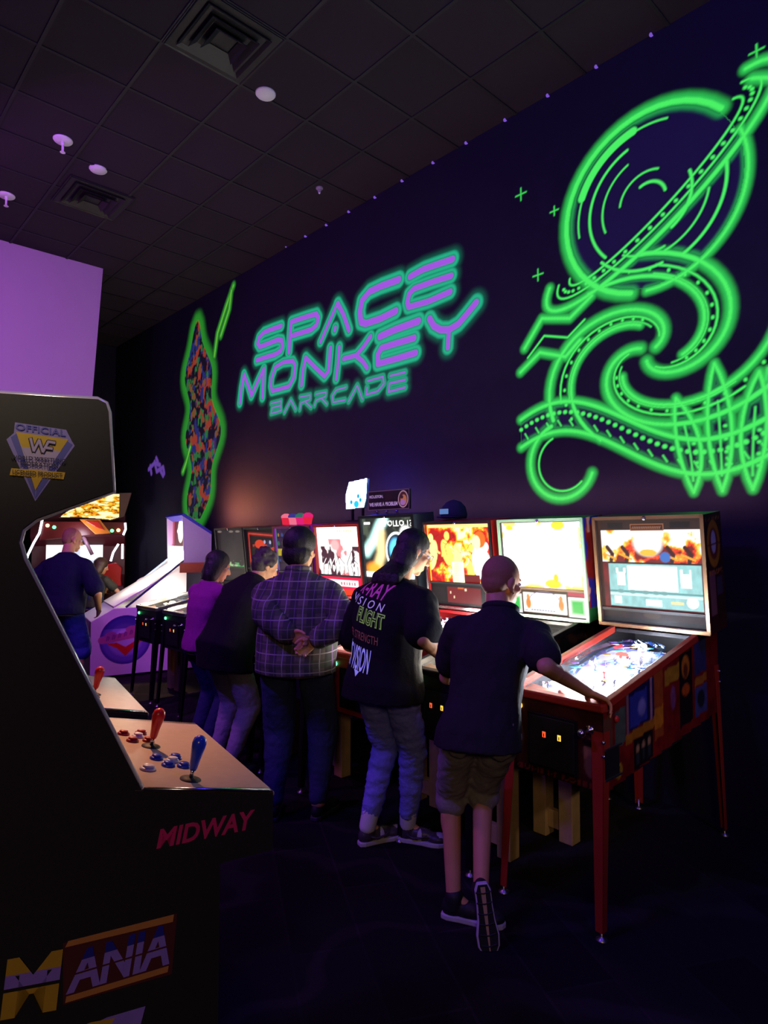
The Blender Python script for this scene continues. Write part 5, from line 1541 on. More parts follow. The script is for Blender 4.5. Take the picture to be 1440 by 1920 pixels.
def remesh(name, mb, voxel, smooth, mats, parent, M, wrinkle=0.0, wscale=9.0, cut=None, seed=0.0, stretch=(1, 1, 1)):
    """fuse the overlapping shapes into one continuous skin, relax it, then fold it a little"""
    me = bpy.data.meshes.new(name); me.from_pydata([tuple(v) for v in mb.v], [], mb.f)
    bm = bmesh.new(); bm.from_mesh(me); bmesh.ops.recalc_face_normals(bm, faces=bm.faces); bm.to_mesh(me); bm.free()
    o = bpy.data.objects.new(name, me); COL.objects.link(o)
    rm = o.modifiers.new('r', 'REMESH'); rm.mode = 'VOXEL'; rm.voxel_size = voxel; rm.adaptivity = 0
    if smooth:
        sm = o.modifiers.new('s', 'SMOOTH'); sm.factor = 0.5; sm.iterations = smooth
    me2 = bpy.data.meshes.new_from_object(o.evaluated_get(bpy.context.evaluated_depsgraph_get()))
    bpy.data.objects.remove(o); bpy.data.meshes.remove(me)
    me2.name = name
    if wrinkle:
        me2.calc_loop_triangles() if hasattr(me2, 'calc_loop_triangles') else None
        ns = [v.normal.copy() for v in me2.vertices]
        for v, n in zip(me2.vertices, ns):
            p = Vector((v.co.x * stretch[0], v.co.y * stretch[1], v.co.z * stretch[2])) * wscale + Vector((seed, seed * .7, 0))
            f = noise.noise(p) + .5 * abs(noise.noise(p * 2.1)) * 2 - .4
            v.co = v.co + n * (f * wrinkle)
    if cut:
        bm = bmesh.new(); bm.from_mesh(me2)
        for co_, no in cut:
            bmesh.ops.bisect_plane(bm, geom=bm.verts[:] + bm.edges[:] + bm.faces[:], plane_co=co_, plane_no=no, clear_outer=True)
        bm.to_mesh(me2); bm.free()
    if M: me2.transform(M)
    me2.materials.clear()
    for m in (mats if isinstance(mats, (list, tuple)) else [mats]): me2.materials.append(m)
    me2.polygons.foreach_set('use_smooth', [True] * len(me2.polygons))
    o = bpy.data.objects.new(name, me2); COL.objects.link(o)
    if parent: o.parent = parent
    return o


def ik(a, c, l1, l2, pole):
    """middle joint between a and c for two bones"""
    d = c - a; L = d.length
    if L > (l1 + l2) * .995: return a + d * (l1 / (l1 + l2))
    x = (l1 * l1 - l2 * l2 + L * L) / (2 * L); h = math.sqrt(max(0, l1 * l1 - x * x)); u = d / L
    p = pole - u * pole.dot(u); p.normalize()
    return a + u * x + p * h


def ring(c, R, F, rx, ry, n=24, sq=2.4):
    out = []
    for k in range(n):
        a = 2 * PI * k / n; ca, sa = math.cos(a), math.sin(a)
        x = math.copysign(abs(ca) ** (2 / sq), ca) * rx; y = math.copysign(abs(sa) ** (2 / sq), sa) * ry
        out.append(c + R * x + F * y)
    return out


def hand(mb, wr, d, palm, thumb, curl, spread=.10, s=1.0):
    """palm and five separate fingers; d: wrist to knuckles, palm: out of the palm, thumb: the thumb's side"""
    d = d.normalized(); palm = (palm - d * palm.dot(d)).normalized(); th = (thumb - d * thumb.dot(d)).normalized()
    th = (th - palm * th.dot(palm)).normalized()
    K = []
    for i, (o, L) in enumerate(((.031, .092), (.011, .096), (-.010, .092), (-.030, .082))):
        k = wr + (d * L + th * o) * s; K.append(k)
        mb.cone(wr + (d * .012 + th * o * .55) * s, k, .0145 * s, .0125 * s, 10)
    for i, (k, ln) in enumerate(zip(K, ((.040, .026, .021), (.045, .029, .022), (.042, .027, .021), (.033, .021, .018)))):
        a = curl[i] if isinstance(curl, (list, tuple)) else curl
        off = th * (spread * (1.5 - i) / 1.5); dirv = (d + off).normalized(); p = k; t = 0
        for j, l in enumerate(ln):
            t += a * (.75, 1.1, .8)[j]
            v = dirv * math.cos(t) + palm * math.sin(t)
            q = p + v * l * s; mb.cone(p, q, (.0098, .0088, .0080)[j] * s, (.0090, .0082, .0070)[j] * s, 10); p = q
    b0 = wr + (d * .022 + th * .022) * s; b1 = b0 + (d * .032 + th * .028 + palm * .016) * s
    b2 = b1 + (d * .030 + th * .010 + palm * .012) * s; b3 = b2 + (d * .024 + palm * .010) * s
    mb.cone(b0, b1, .0155 * s, .0125 * s, 10); mb.cone(b1, b2, .0112 * s, .0098 * s, 10); mb.cone(b2, b3, .0098 * s, .0080 * s, 10)


def person(name, label, base, th, J, look, b=1.0, belly=0.0, hs=1.0, shirt=None, legs=None, shoes=None, hair=None, hands=None, voxel=.0075, skin=SKIN, seed=1.0):
    """J: joints in the person's own frame (x right, y ahead, z up)"""
    r = empty(name, (base[0], base[1], 0), th)
    tag(r, label, 'person')
    V = {k: Vector(v) for k, v in J.items()}
    UP = Vector((0, 0, 1))
    pel, che, nek, hed = V['pelvis'], V['chest'], V['neck'], V['head']
    RA = (V['shR'] - V['shL']).normalized(); RH = (V['hipR'] - V['hipL']).normalized()
    s1 = (che - pel).normalized(); s2 = (nek - che).normalized()
    F1 = s1.cross(RH) * 1.0; F1.normalize(); F2 = s2.cross(RA); F2.normalize()
    mid = pel.lerp(che, .5)

    def torso(o=0.0, low=-.10, flare=0.0, neckr=.058):
        d1 = (che - pel)
        q = pel + s1 * low
        dn = Vector((q.x, q.y, q.z)) if low > -.12 else pel + Vector((0, 0, low)) + s1 * 0
        R = []
        FH = Vector((F1.x, F1.y, F1.z * .3)).normalized(); R.append(ring(dn, RH, FH, (.172 * b + o) + flare, (.116 * b + belly * .5 + o) + flare, sq=2.1))
        R.append(ring(pel + s1 * (-.03), RH, F1, .172 * b + o + flare * .6, .120 * b + belly * .8 + o + flare * .6))
        R.append(ring(pel + d1 * .35 + F1 * belly * .35, RH, F1, .158 * b + o + belly * .5, .112 * b + belly + o))
        R.append(ring(pel + d1 * .68 + F1 * belly * .25, RH.lerp(RA, .6).normalized(), F1, .160 * b + o + belly * .3, .114 * b + belly * .8 + o))
        R.append(ring(che, RA, F2, .176 * b + o, .120 * b + belly * .3 + o))
        d2 = nek - che
        R.append(ring(che + d2 * .45, RA, F2, .176 * b + o, .108 * b + o))
        R.append(ring(che + d2 * .78, RA, F2, .130 * b + o, .078 * b + o))
        R.append(ring(nek + d2.normalized() * .01, RA, F2, neckr + o * .8, neckr + o * .8))
        return R

    # ------------- body
    m = MB(); m.loft(torso())
    up2 = nek - che
    root_sh = che + up2 * .62
    for s in 'LR':
        sg = 1 if s == 'R' else -1
        sh, el, wr = V['sh' + s], V['el' + s], V['wr' + s]
        m.cone(root_sh + RA * sg * .07, sh, .066 * b, .060 * b); m.cone(sh, el, .053 * b, .041 * b); m.cone(el, wr, .042 * b, .027 * min(b, 1.1))
        m.ell(el.lerp(wr, .22), (.041 * b,) * 3)
        hp, kn, an = V['hip' + s], V['kn' + s], V['an' + s]
        m.cone(hp, kn, .086 * b, .056 * b); m.cone(kn, an, .055 * b, .037 * b)
        cf = kn.lerp(an, .28) - (V['toe' + s] - an).normalized() * .012; m.ell(cf, (.046 * b, .046 * b, .095))
        m.cone(an, an.lerp(V['toe' + s], .45), .024, .018); m.cone(an.lerp(V['toe' + s], .45), an.lerp(V['toe' + s], .75), .018, .014)
        if hands and s in hands:
            hd_ = hands[s]; hand(m, wr, Vector(hd_['d']), Vector(hd_['palm']), Vector(hd_['thumb']), hd_.get('curl', .35), s=hd_.get('s', 1.0))
        else:
            dd = (wr - el).normalized(); hand(m, wr, dd, Vector((-sg, .2, 0)), Vector((0, 1, .1)), .35)
    F = Vector(look).normalized(); Rr = F.cross(UP).normalized(); U = Rr.cross(F).normalized(); HM = Matrix((Rr, F, U)).transposed()
    H = lambda x, y, z: hed + (Rr * x + F * y + U * z) * hs
    m.cone(nek - s2 * .05, H(0, -.02, -.05), .060 * hs * min(b, 1.15), .054 * hs)
    m.ell(H(0, -.012, .030), (.0745 * hs, .096 * hs, .090 * hs), 20, 14, R=HM); m.ell(H(0, .020, -.032), (.062 * hs, .072 * hs, .088 * hs), 18, 12, R=HM)
    m.ell(H(0, .066, -.100), (.026 * hs, .020 * hs, .018 * hs), R=HM); m.ell(H(0, .072, .026), (.052 * hs, .020 * hs, .012 * hs), R=HM)
    m.cone(H(0, .086, .012), H(0, .108, -.030), .008 * hs, .0135 * hs, 10)
    m.ell(H(-.012, .096, -.036), (.009 * hs, .010 * hs, .008 * hs)); m.ell(H(.012, .096, -.036), (.009 * hs, .010 * hs, .008 * hs))
    m.cone(H(-.020, .084, -.064), H(.020, .084, -.064), .0075 * hs, .0075 * hs, 8); m.cone(H(-.016, .084, -.075), H(.016, .084, -.075), .0080 * hs, .0080 * hs, 8)
    for sg in (-1, 1):
        m.ell(H(.045 * sg, .058, -.020), (.020 * hs, .022 * hs, .018 * hs))
        m.ell(H(.077 * sg, -.010, -.006), (.010 * hs, .020 * hs, .033 * hs), R=HM @ Matrix.Rotation(-.25, 3, 'X')); m.ell(H(.079 * sg, -.004, -.034), (.008 * hs, .011 * hs, .012 * hs), R=HM)
    body = remesh('body', m, voxel, 3, skin, r, None)
    for sg in (-1, 1):
        e = MB(); e.ell(H(.030 * sg, .079, .006), (.0125 * hs, .0125 * hs, .0115 * hs)); e.mi = 1; e.ell(H(.031 * sg, .0885, .005), (.005 * hs, .0045 * hs, .005 * hs))
        e.build('eye', [mat('eye_white', (0.7, 0.68, 0.66), 0.25), mat('eye_dark', (0.03, 0.02, 0.015), 0.2)], r, True)
    # ------------- shirt
    out = dict(root=r, V=V, F1=F1, F2=F2, RA=RA, H=H, HM=HM, body=body)
    if shirt:
        m = MB(); o = shirt.get('o', .016); T = torso(o, shirt['hem'], shirt.get('flare', .012), shirt.get('neckr', .062))
        m.loft(T)
        for s in 'LR':
            sg = 1 if s == 'R' else -1
            sh, el, wr = V['sh' + s], V['el' + s], V['wr' + s]; w = shirt.get('w', .022)
            m.cone(root_sh + RA * sg * .06, sh, .066 * b + o, .060 * b + o)
            if shirt['sleeve'] <= 1:
                q = sh.lerp(el, shirt['sleeve']); m.cone(sh, q, .056 * b + o, .048 * b + w + o * .3)
            else:
                m.cone(sh, el, .056 * b + o, .046 * b + w); m.cone(el, el.lerp(wr, .93), .046 * b + w, .030 * b + w)
        cut = []
        so = remesh('shirt' if shirt.get('name') is None else shirt['name'], m, shirt.get('voxel', .010), 2, shirt['mat'], r, None, shirt.get('wr', .006), shirt.get('ws', 8), None, seed, (1, 1, .55))
        out['shirt'] = so
        if shirt.get('collar'):
            c = MB(); n_ = nek + s2 * .012
            for rr, zz in ((.066, -.01), (.070, .022)): pass
            pts = [n_ + s2 * .004 + RA * (.071 * math.cos(a)) + F2 * (.071 * math.sin(a)) for a in np.linspace(-4.4, 1.26, 22)]
            c.tube(pts, .017, 8); c2 = MB(); c2.v = [Vector(v) for v in c.v]; c2.f = c.f; c2.m = c.m
            c2.build('collar', shirt['mat'], so, True)
    # ------------- trousers or shorts
    if legs:
        m = MB(); o = legs.get('o', .014)
        m.loft([ring(pel + s1 * -.10 , RH, F1, .150 * b + o, .108 * b + belly * .4 + o), ring(pel + s1 * -.03, RH, F1, .174 * b + o, .122 * b + belly * .5 + o), ring(pel + s1 * .09, RH, F1, .160 * b + o, .112 * b + belly * .6 + o), ring(pel + s1 * .11, RH, F1, .155 * b + o, .108 * b + belly * .5 + o)])
        for s in 'LR':
            hp, kn, an = V['hip' + s], V['kn' + s], V['an' + s]; w = legs.get('w', .018)
            m.cone(hp, kn, .084 * b + o, .058 * b + w)
            if legs.get('short'):
                q = kn.lerp(an, legs['short']); m.cone(kn, q, .058 * b + w, .060 * b + w)
            else:
                m.cone(kn, kn.lerp(an, legs.get('end', .94)), .058 * b + w, legs.get('cuff', .050) * b)
            m.ell(hp - F1 * .035 + Vector((0, 0, -.02)), (.082 * b, .080 * b, .10))
        out['legs'] = remesh(legs.get('name', 'trousers'), m, .010, 2, legs['mat'], r, None, legs.get('wr', .006), legs.get('ws', 9), None, seed + 5, (1, 1, legs.get('sz', 1.3)))
    # ------------- shoes
    if shoes:
        for s in 'LR':
            an, toe = V['an' + s], V['toe' + s]
            n = Vector(shoes.get('up' + s, (0, 0, 1))).normalized(); d = toe - an; d = (d - n * d.dot(n)).normalized(); sd = d.cross(n)
            hl = an - n * (an - toe).dot(n) - d * .055 if shoes.get('flat' + s, True) else Vector(shoes['heel' + s])
            hl = hl - n * shoes.get('drop', .0)
            L = shoes.get('L', .285)
            P = lambda x, y, z: hl + d * x * L + sd * y + n * z
            outl = [(0, -.022), (.0, .022), (.10, .034), (.30, .034), (.50, .038), (.70, .048), (.85, .044), (.96, .026), (1.0, .0), (.96, -.030), (.85, -.046), (.70, -.048), (.50, -.036), (.30, -.033), (.10, -.034)]
            so = MB(); nn = len(outl)
            so.v = [P(x, y, 0.0) for x, y in outl] + [P(x, y * 1.02, .026) for x, y in outl]
            so.f = [list(range(nn)), list(range(2 * nn - 1, nn - 1, -1))] + [(i, (i + 1) % nn, nn + (i + 1) % nn, nn + i) for i in range(nn)]; so.m = [0] * len(so.f)
            m = MB()
            R3 = Matrix((d, sd, n)).transposed()
            m.ell(P(.16, 0, .05), (.048, .036, .050), R=R3); m.ell(P(.45, 0, .045), (.085, .037, .042), R=R3); m.ell(P(.78, 0, .036), (.062, .044, .032), R=R3)
            m.cone(P(.20, 0, .05), P(.20, 0, shoes.get('collar', .095)), .040, .042)
            up = remesh('shoe', m, .006, 3, shoes['mat'], r, None, cut=[(tuple(P(0, 0, .012)), tuple(-n))])
            s_ = so.build('sole', shoes['sole'], up, bevel=.006)
            if shoes.get('tread'):
                t = MB(); t.v = [P(.02 + x * .96, y * .86, -.001) for x, y in outl]; t.f = [list(range(nn))]; t.m = [0]; t.build('outsole', shoes['mat'], up)
                t = MB(); t.v = [P(x, y, z) for x, y, z in ((.05, -.010, -.002), (.05, .010, -.002), (.45, .007, -.002), (.95, .002, -.002), (.95, -.002, -.002), (.45, -.007, -.002))]; t.f = [[0, 1, 2, 3, 4, 5]]; t.m = [0]
                t.build('tread_stripe', shoes['tread'], up)
                for k in range(6):
                    t = MB(); x = .12 + .14 * k; t.tube([P(x, -.032, -.001), P(x + .02, 0, -.002), P(x, .032, -.001)], .003, 6); t.build('tread_rib', shoes['mat'], up)
            if shoes.get('panels'):
                t = MB(); t.ell(P(.46, 0, .046), (.036, .0395, .040), R=R3); t.ell(P(.83, 0, .040), (.040, .036, .030), R=R3)
                t.build('light_panel', shoes['panels'], up, True)
                t = MB(); t.tube([P(.20, .0405, .055), P(.34, .041, .038), P(.50, .042, .045), P(.62, .044, .066)], [.004, .008, .006, .002], 6); t.tube([P(.20, -.0405, .055), P(.34, -.041, .038), P(.50, -.042, .045), P(.62, -.044, .066)], [.004, .008, .006, .002], 6)
                t.build('side_mark', shoes['mat'], up, True)
            if shoes.get('sock'):
                kn_ = V['kn' + s]; t = MB(); t.cone(an, an.lerp(kn_, .24), .0425 * b, .047 * b, 18); t.build('sock', shoes['sock'], r, True)
    # ------------- hair
    if hair:
        m = MB(); st = hair['style']
        if st == 'shaved':
            m.ell(H(0, -.020, .034), (.0765, .095, .0905), 22, 14, R=HM); m.ell(H(0, -.045, -.004), (.070, .064, .070), R=HM)
        elif st == 'short':
            m.ell(H(0, -.024, .040), (.086, .098, .096), 22, 14, R=HM); m.ell(H(0, -.050, -.010), (.076, .066, .080), R=HM)
        elif st == 'full':
            m.ell(H(0, -.030, .040), (.108, .110, .108), 22, 14, R=HM); m.ell(H(0, -.055, -.030), (.100, .072, .085), R=HM)
        elif st == 'curly':
            rs = random.Random(4)
            m.ell(H(0, -.026, .042), (.088, .100, .094), R=HM); m.ell(H(0, -.05, -.01), (.082, .070, .082), R=HM)
            for k in range(46):
                a, c = rs.uniform(0, 2 * PI), rs.uniform(-.6, 1); q = math.sqrt(1 - c * c)
                x, y, z = .088 * q * math.cos(a), -.026 + .10 * q * math.sin(a), .036 + .095 * c
                if y > .045: continue
                m.ell(H(x, y, z), (.021, .021, .020))
        elif st == 'bob':
            m.ell(H(0, -.022, .036), (.090, .100, .094), 22, 14, R=HM); m.loft([ring(H(0, -.040, -.145), Rr, F, .085, .058), ring(H(0, -.038, -.09), Rr, F, .096, .072), ring(H(0, -.032, .0), Rr, F, .094, .082), ring(H(0, -.026, .06), Rr, F, .074, .076)])
        elif st == 'long':
            m.ell(H(0, -.024, .036), (.088, .100, .095), 22, 14, R=HM)
            nb = nek - F2 * .070; ch = nek - F2 * .098 + Vector((0, 0, -.055))
            m.loft([ring(ch + Vector((0, 0, -.03)), RA, F2, .070, .018), ring(ch + Vector((0, 0, .02)), RA, F2, .100, .030), ring(nb + Vector((0, 0, .01)), RA, F2, .104, .050), ring(H(0, -.045, -.10), Rr, F, .092, .060), ring(H(0, -.036, -.02), Rr, F, .091, .078), ring(H(0, -.026, .06), Rr, F, .070, .076)])
        for k in hair.get('extra', ()): m.ell(H(*k[0]), k[1], R=HM)
        out['hair'] = remesh('hair', m, .007, 2, hair['mat'], r, None, hair.get('wr', .0), 26, None, 3, (1.6, 1.6, .5))
    return out


HAIRDK = mat('dark_brown_hair', (0.014, 0.010, 0.009), 0.5, var=.4, scale=120, bump=.4)
HAIRGR = mat('greying_brown_hair', (0.05, 0.036, 0.032), 0.6, var=.4, scale=120, bump=.4)
STUBBLE = mat('shaved_hair', (0.36, 0.165, 0.085), 0.7, var=.2, scale=200)
DENIM = cloth('blue_denim', (0.22, 0.23, 0.70), var=.22, scale=90)
DKDENIM = cloth('dark_denim', (0.035, 0.045, 0.11), var=.25, scale=90)
SHOEBLK = mat('black_shoe_fabric', (0.012, 0.012, 0.014), 0.6)


def fluor(name, color, k):
    m = mat(name, color, 0.6); p = m.node_tree.nodes['Principled BSDF']
    p.inputs['Emission Color'].default_value = (*color, 1); p.inputs['Emission Strength'].default_value = k
    return m


def elbow(J, s, base, th, px, py, L, far=False):
    """put an elbow on the sight line of a photo pixel, one upper arm from the shoulder"""
    M = world_to(base, th); sh = M.inverted() @ J['sh' + s]; d = ray(px, py); o = CAM - sh
    a = d.dot(d); b_ = 2 * o.dot(d); c = o.dot(o) - L * L; q = b_ * b_ - 4 * a * c
    t = (-b_ + (1 if far else -1) * math.sqrt(max(q, 0))) / (2 * a)
    J['el' + s] = M @ (CAM + d * t)


def world_to(base, th):
    return local_to(Vector((base[0], base[1], 0)), th)


def pose(base, th, pelvis, lean, h, wr, an, toe, hip=.10, shw=.19, head=None, side=0.0, twist=0.0, elpole=((-.6, -1, -.3), (.6, -1, -.3)), knpole=((-.1, 1, 0), (.1, 1, 0)), arm=(.30, .26), leg=(.43, .42), shz=.0, drop=.0):
    """pelvis: (x, y, z) local; lean: ahead offsets of chest and neck; h: heights above the pelvis of chest, neck, head"""
    P = Vector(pelvis); J = {'pelvis': P}
    J['chest'] = P + Vector((side * .5, lean[0], h[0])); J['neck'] = P + Vector((side, lean[1], h[1])); J['head'] = Vector(head) if head else P + Vector((side, lean[2], h[2]))
    ct, st = math.cos(twist), math.sin(twist)
    for s, g in (('L', -1), ('R', 1)):
        J['hip' + s] = P + Vector((g * hip, 0, -.03))
        J['sh' + s] = J['chest'].lerp(J['neck'], .60) + Vector((g * shw * ct, g * shw * st, shz - drop))
    M = world_to(base, th)
    for i, (s, g) in enumerate((('L', -1), ('R', 1))):
        w = wr[i]; J['wr' + s] = (M @ Vector(w[1])) if w[0] == 'w' else Vector(w[1])
        J['el' + s] = ik(J['sh' + s], J['wr' + s], arm[0], arm[1], Vector(elpole[i]))
        a = an[i]; J['an' + s] = (M @ Vector(a[1])) if a[0] == 'w' else Vector(a[1])
        t = toe[i]; J['toe' + s] = (M @ Vector(t[1])) if t[0] == 'w' else Vector(t[1])
        J['kn' + s] = ik(J['hip' + s], J['an' + s], leg[0], leg[1], Vector(knpole[i]))
        d = (J['wr' + s] - J['el' + s])
        if d.length > arm[1] * 1.02: J['wr' + s] = J['el' + s] + d.normalized() * arm[1]
    return J


def flat_foot(px, py, dx, dy, z=.0):
    """ankle and toe world points of a foot standing on the floor at a photo pixel, pointing (dx, dy)"""
    p = at_z(px, py, 0); d = Vector((dx, dy, 0)).normalized()
    return ('w', p + d * .07 + Vector((0, 0, .10))), ('w', p + d * .26 + Vector((0, 0, .0)))


LAT = RGT                                              # image-right on the floor

# ---- man in the navy short sleeved shirt at the nearest machine
B1 = at_d(899, 1012, 2.80); T1 = math.radians(28)
aL, tL = flat_foot(822, 1716, .88, .48)
tip = at_z(917, 1782, 0) + Vector((0, 0, .035)); heel = at_d(904, 1656, 2.69)
M1i = world_to(B1, T1).to_3x3()
footd = Vector(tip - heel).normalized(); solw = footd.cross(LAT); solw = solw if solw.dot(FWD) > 0 else -solw
away = M1i @ FWD
J = pose(B1, T1, (0, 0, .90), (.08, .165, .24), (.27, .47, .60), (('w', (-1.935, 2.60, 1.03)), ('w', (-1.465, 2.585, 1.035))), (aL, ('w', heel + solw * .085 + footd * .06)), (tL, ('w', tip + solw * .03)), side=.06, hip=.088, shw=.172, arm=(.29, .285), leg=(.44, .43), elpole=((-1, -.3, -.4), (.45, -.3, -.8)), knpole=(tuple(away + Vector((-.05, 0, 0))), tuple(away + Vector((.02, 0, 0)))), drop=.01)
elbow(J, 'R', B1, T1, 1024, 1250, .235)
soln = M1i @ solw
man = person('person', 'man with a shaved head in navy shirt and shorts leaning on the nearest machine', B1, T1, J, (.62, .78, -.24), b=.90,
             shirt=dict(hem=-.095, sleeve=.66, mat=cloth('navy_shirt_cotton', (0.024, 0.022, 0.026)), o=.018, flare=.018, w=.030, collar=True, wr=.008, ws=7),
             legs=dict(mat=cloth('grey_khaki_cotton', (0.26, 0.23, 0.22)), short=.10, name='shorts', w=.022, o=.016, wr=.008),
             shoes=dict(mat=SHOEBLK, sole=mat('pale_sole', (0.55, 0.50, 0.58), 0.5), tread=mat('tan_tread', (0.50, 0.32, 0.16), 0.6), upR=soln, flatR=False, heelR=M1i @ (heel - Vector((B1.x, B1.y, 0))), L=.29),
             hair=dict(style='shaved', mat=STUBBLE), voxel=.0055, seed=2.0,
             hands=dict(R=dict(d=(.62, .55, -.40), palm=(-.25, -.40, -.9), thumb=(-.8, .5, 0), curl=[.45, .5, .55, .6]), L=dict(d=(-.2, .8, -.4), palm=(0, -.4, -.9), thumb=(1, .3, 0), curl=.5)))
m = MB(); m.ell(man['H'](.081, .004, -.043), (.004, .004, .009)); m.build('earring', CHROME, man['root'], True)

# ---- long haired person in the printed black T-shirt
B2 = at_d(720, 1012, 3.48); T2 = math.radians(4)
aL, tL = flat_foot(668, 1588, .25, .95); aR, tR = flat_foot(742, 1574, .85, .5)
J = pose(B2, T2, (0, 0, .96), (.04, .10, .22), (.28, .52, .67), (('w', (-2.66, 2.60, 1.02)), ('w', (-2.16, 2.55, 1.03))), (aL, aR), (tL, tR), hip=.105, shw=.200, arm=(.30, .30), leg=(.45, .44), elpole=((-1, -.4, -.5), (.8, -.5, -.55)), drop=.03)
J['head'] += Vector((.01, .02, 0)); elbow(J, 'R', B2, T2, 794, 1196, .275)
ts = person('person', 'long haired person in a black T-shirt with printed words, jeans and high sneakers', B2, T2, J, (.42, .80, -.42), b=1.10,
            shirt=dict(hem=-.11, sleeve=.80, mat=cloth('black_tshirt_cotton', (0.011, 0.010, 0.012)), o=.030, flare=.026, w=.036, wr=.008, ws=6, neckr=.060),
            legs=dict(mat=DENIM, name='jeans', w=.016, o=.008, wr=.009, ws=11, cuff=.050, sz=2.2, end=.84),
            shoes=dict(mat=mat('dark_violet_leather', (0.06, 0.045, 0.06), 0.4), sole=mat('pale_sole', (0.55, 0.50, 0.58), 0.5), panels=mat('pale_leather', (0.50, 0.45, 0.52), 0.4), sock=mat('white_sock', (0.70, 0.66, 0.70), 0.9), collar=.125),
            hair=dict(style='long', mat=HAIRDK, wr=.004), voxel=.006, seed=6.0,
            hands=dict(R=dict(d=(.1, .85, -.4), palm=(-.1, -.4, -.9), thumb=(-1, .3, 0), curl=.5), L=dict(d=(-.1, .85, -.4), palm=(0, -.4, -.9), thumb=(1, .3, 0), curl=.5)))
H = ts['H']
m = MB()
for sg in (-1, 1):
    m.tube([H(sg * .031 + .022 * math.cos(a), .102, .004 + .018 * math.sin(a)) for a in np.linspace(0, 2 * PI, 14)], .0022, 6)
    m.tube([H(sg * .053, .100, .008), H(sg * .074, .05, .010), H(sg * .080, -.01, .006)], .0022, 6)
m.tube([H(-.009, .103, .006), H(0, .106, .009), H(.009, .103, .006)], .0022, 6)
m.build('glasses', mat('glasses_frame', (0.45, 0.42, 0.45), 0.25, .6), ts['root'], True)


def print_on(o, r, geo, mm, name, nrm=Vector((0, -1, 0)), off=.0035):
    """lay flat lettering (x, z in the wearer's frame) onto the back of a shirt"""
    bm = bmesh.new(); bm.from_mesh(o.data); bv = BVHTree.FromBMesh(bm); bm.free()
    vs, fs = geo
    b2 = bmesh.new(); V = [b2.verts.new((v[0], 0, v[1])) for v in vs]
    for f in fs:
        try: b2.faces.new([V[i] for i in f])
        except ValueError: pass
    bmesh.ops.triangulate(b2, faces=b2.faces[:])
    for _ in range(4):
        E_ = [e for e in b2.edges if e.calc_length() > .012]
        if not E_: break
        bmesh.ops.subdivide_edges(b2, edges=E_, cuts=1); bmesh.ops.triangulate(b2, faces=b2.faces[:])
    dead = []
    for v in b2.verts:
        hit = bv.ray_cast(Vector((v.co.x, -1.0, v.co.z)), Vector((0, 1, 0)))
        if hit[0] is None: dead.append(v)
        else: v.co = hit[0] + Vector((0, -off, 0))
    bmesh.ops.delete(b2, geom=dead, context='VERTS')
    me = bpy.data.meshes.new(name); b2.to_mesh(me); b2.free(); me.materials.append(mm)
    q = bpy.data.objects.new(name, me); COL.objects.link(q); q.parent = o
    return q


def tilt_text(body, x0, x1, z0, z1, slope=0.0, bold=0.0, shear=0.0, space=1.0):
    vs, fs = fit_text(body, x0, z0, x1, z1, bold, shear, space)
    return [(x, z + (x - x0) * slope) for x, z in vs], fs


TS = ts['shirt']
print_on(TS, None, tilt_text('X-RAY', -.175, .095, 1.415, 1.50, -.16, .014, .35), fluor('print_magenta', (0.52, 0.05, 0.34), .2), 'shirt_print')
print_on(TS, None, tilt_text('VISION', -.205, .085, 1.365, 1.408, -.16, .0, .3, 1.5), fluor('print_pale_violet', (0.62, 0.55, 0.85), .25), 'shirt_print')
g1 = tilt_text('FLIGHT', -.10, .10, 1.265, 1.345, -.18, .045); g2 = tilt_text('FLIGHT', -.095, .095, 1.271, 1.339, -.18, -.012)
print_on(TS, None, g1, fluor('print_lime', (0.30, 0.55, 0.10), .25), 'shirt_print'); print_on(TS, None, g2, cloth('black_tshirt_cotton', (0.011, 0.010, 0.012)), 'shirt_print', off=.0055)
print_on(TS, None, tilt_text('SUPER STRENGTH', -.215, .07, 1.195, 1.238, -.16, .0), mat('print_orange', (0.60, 0.28, 0.10), 0.6), 'shirt_print')
print_on(TS, None, tilt_text('HEAT VISION', -.225, .035, 1.045, 1.165, -.16, .012), fluor('print_periwinkle', (0.40, 0.40, 1.0), .35), 'shirt_print')
print_on(TS, None, ([(-.065, 1.02), (-.02, 1.012), (-.043, .985)], [[0, 1, 2]]), fluor('print_periwinkle', (0.40, 0.40, 1.0), .35), 'shirt_print')


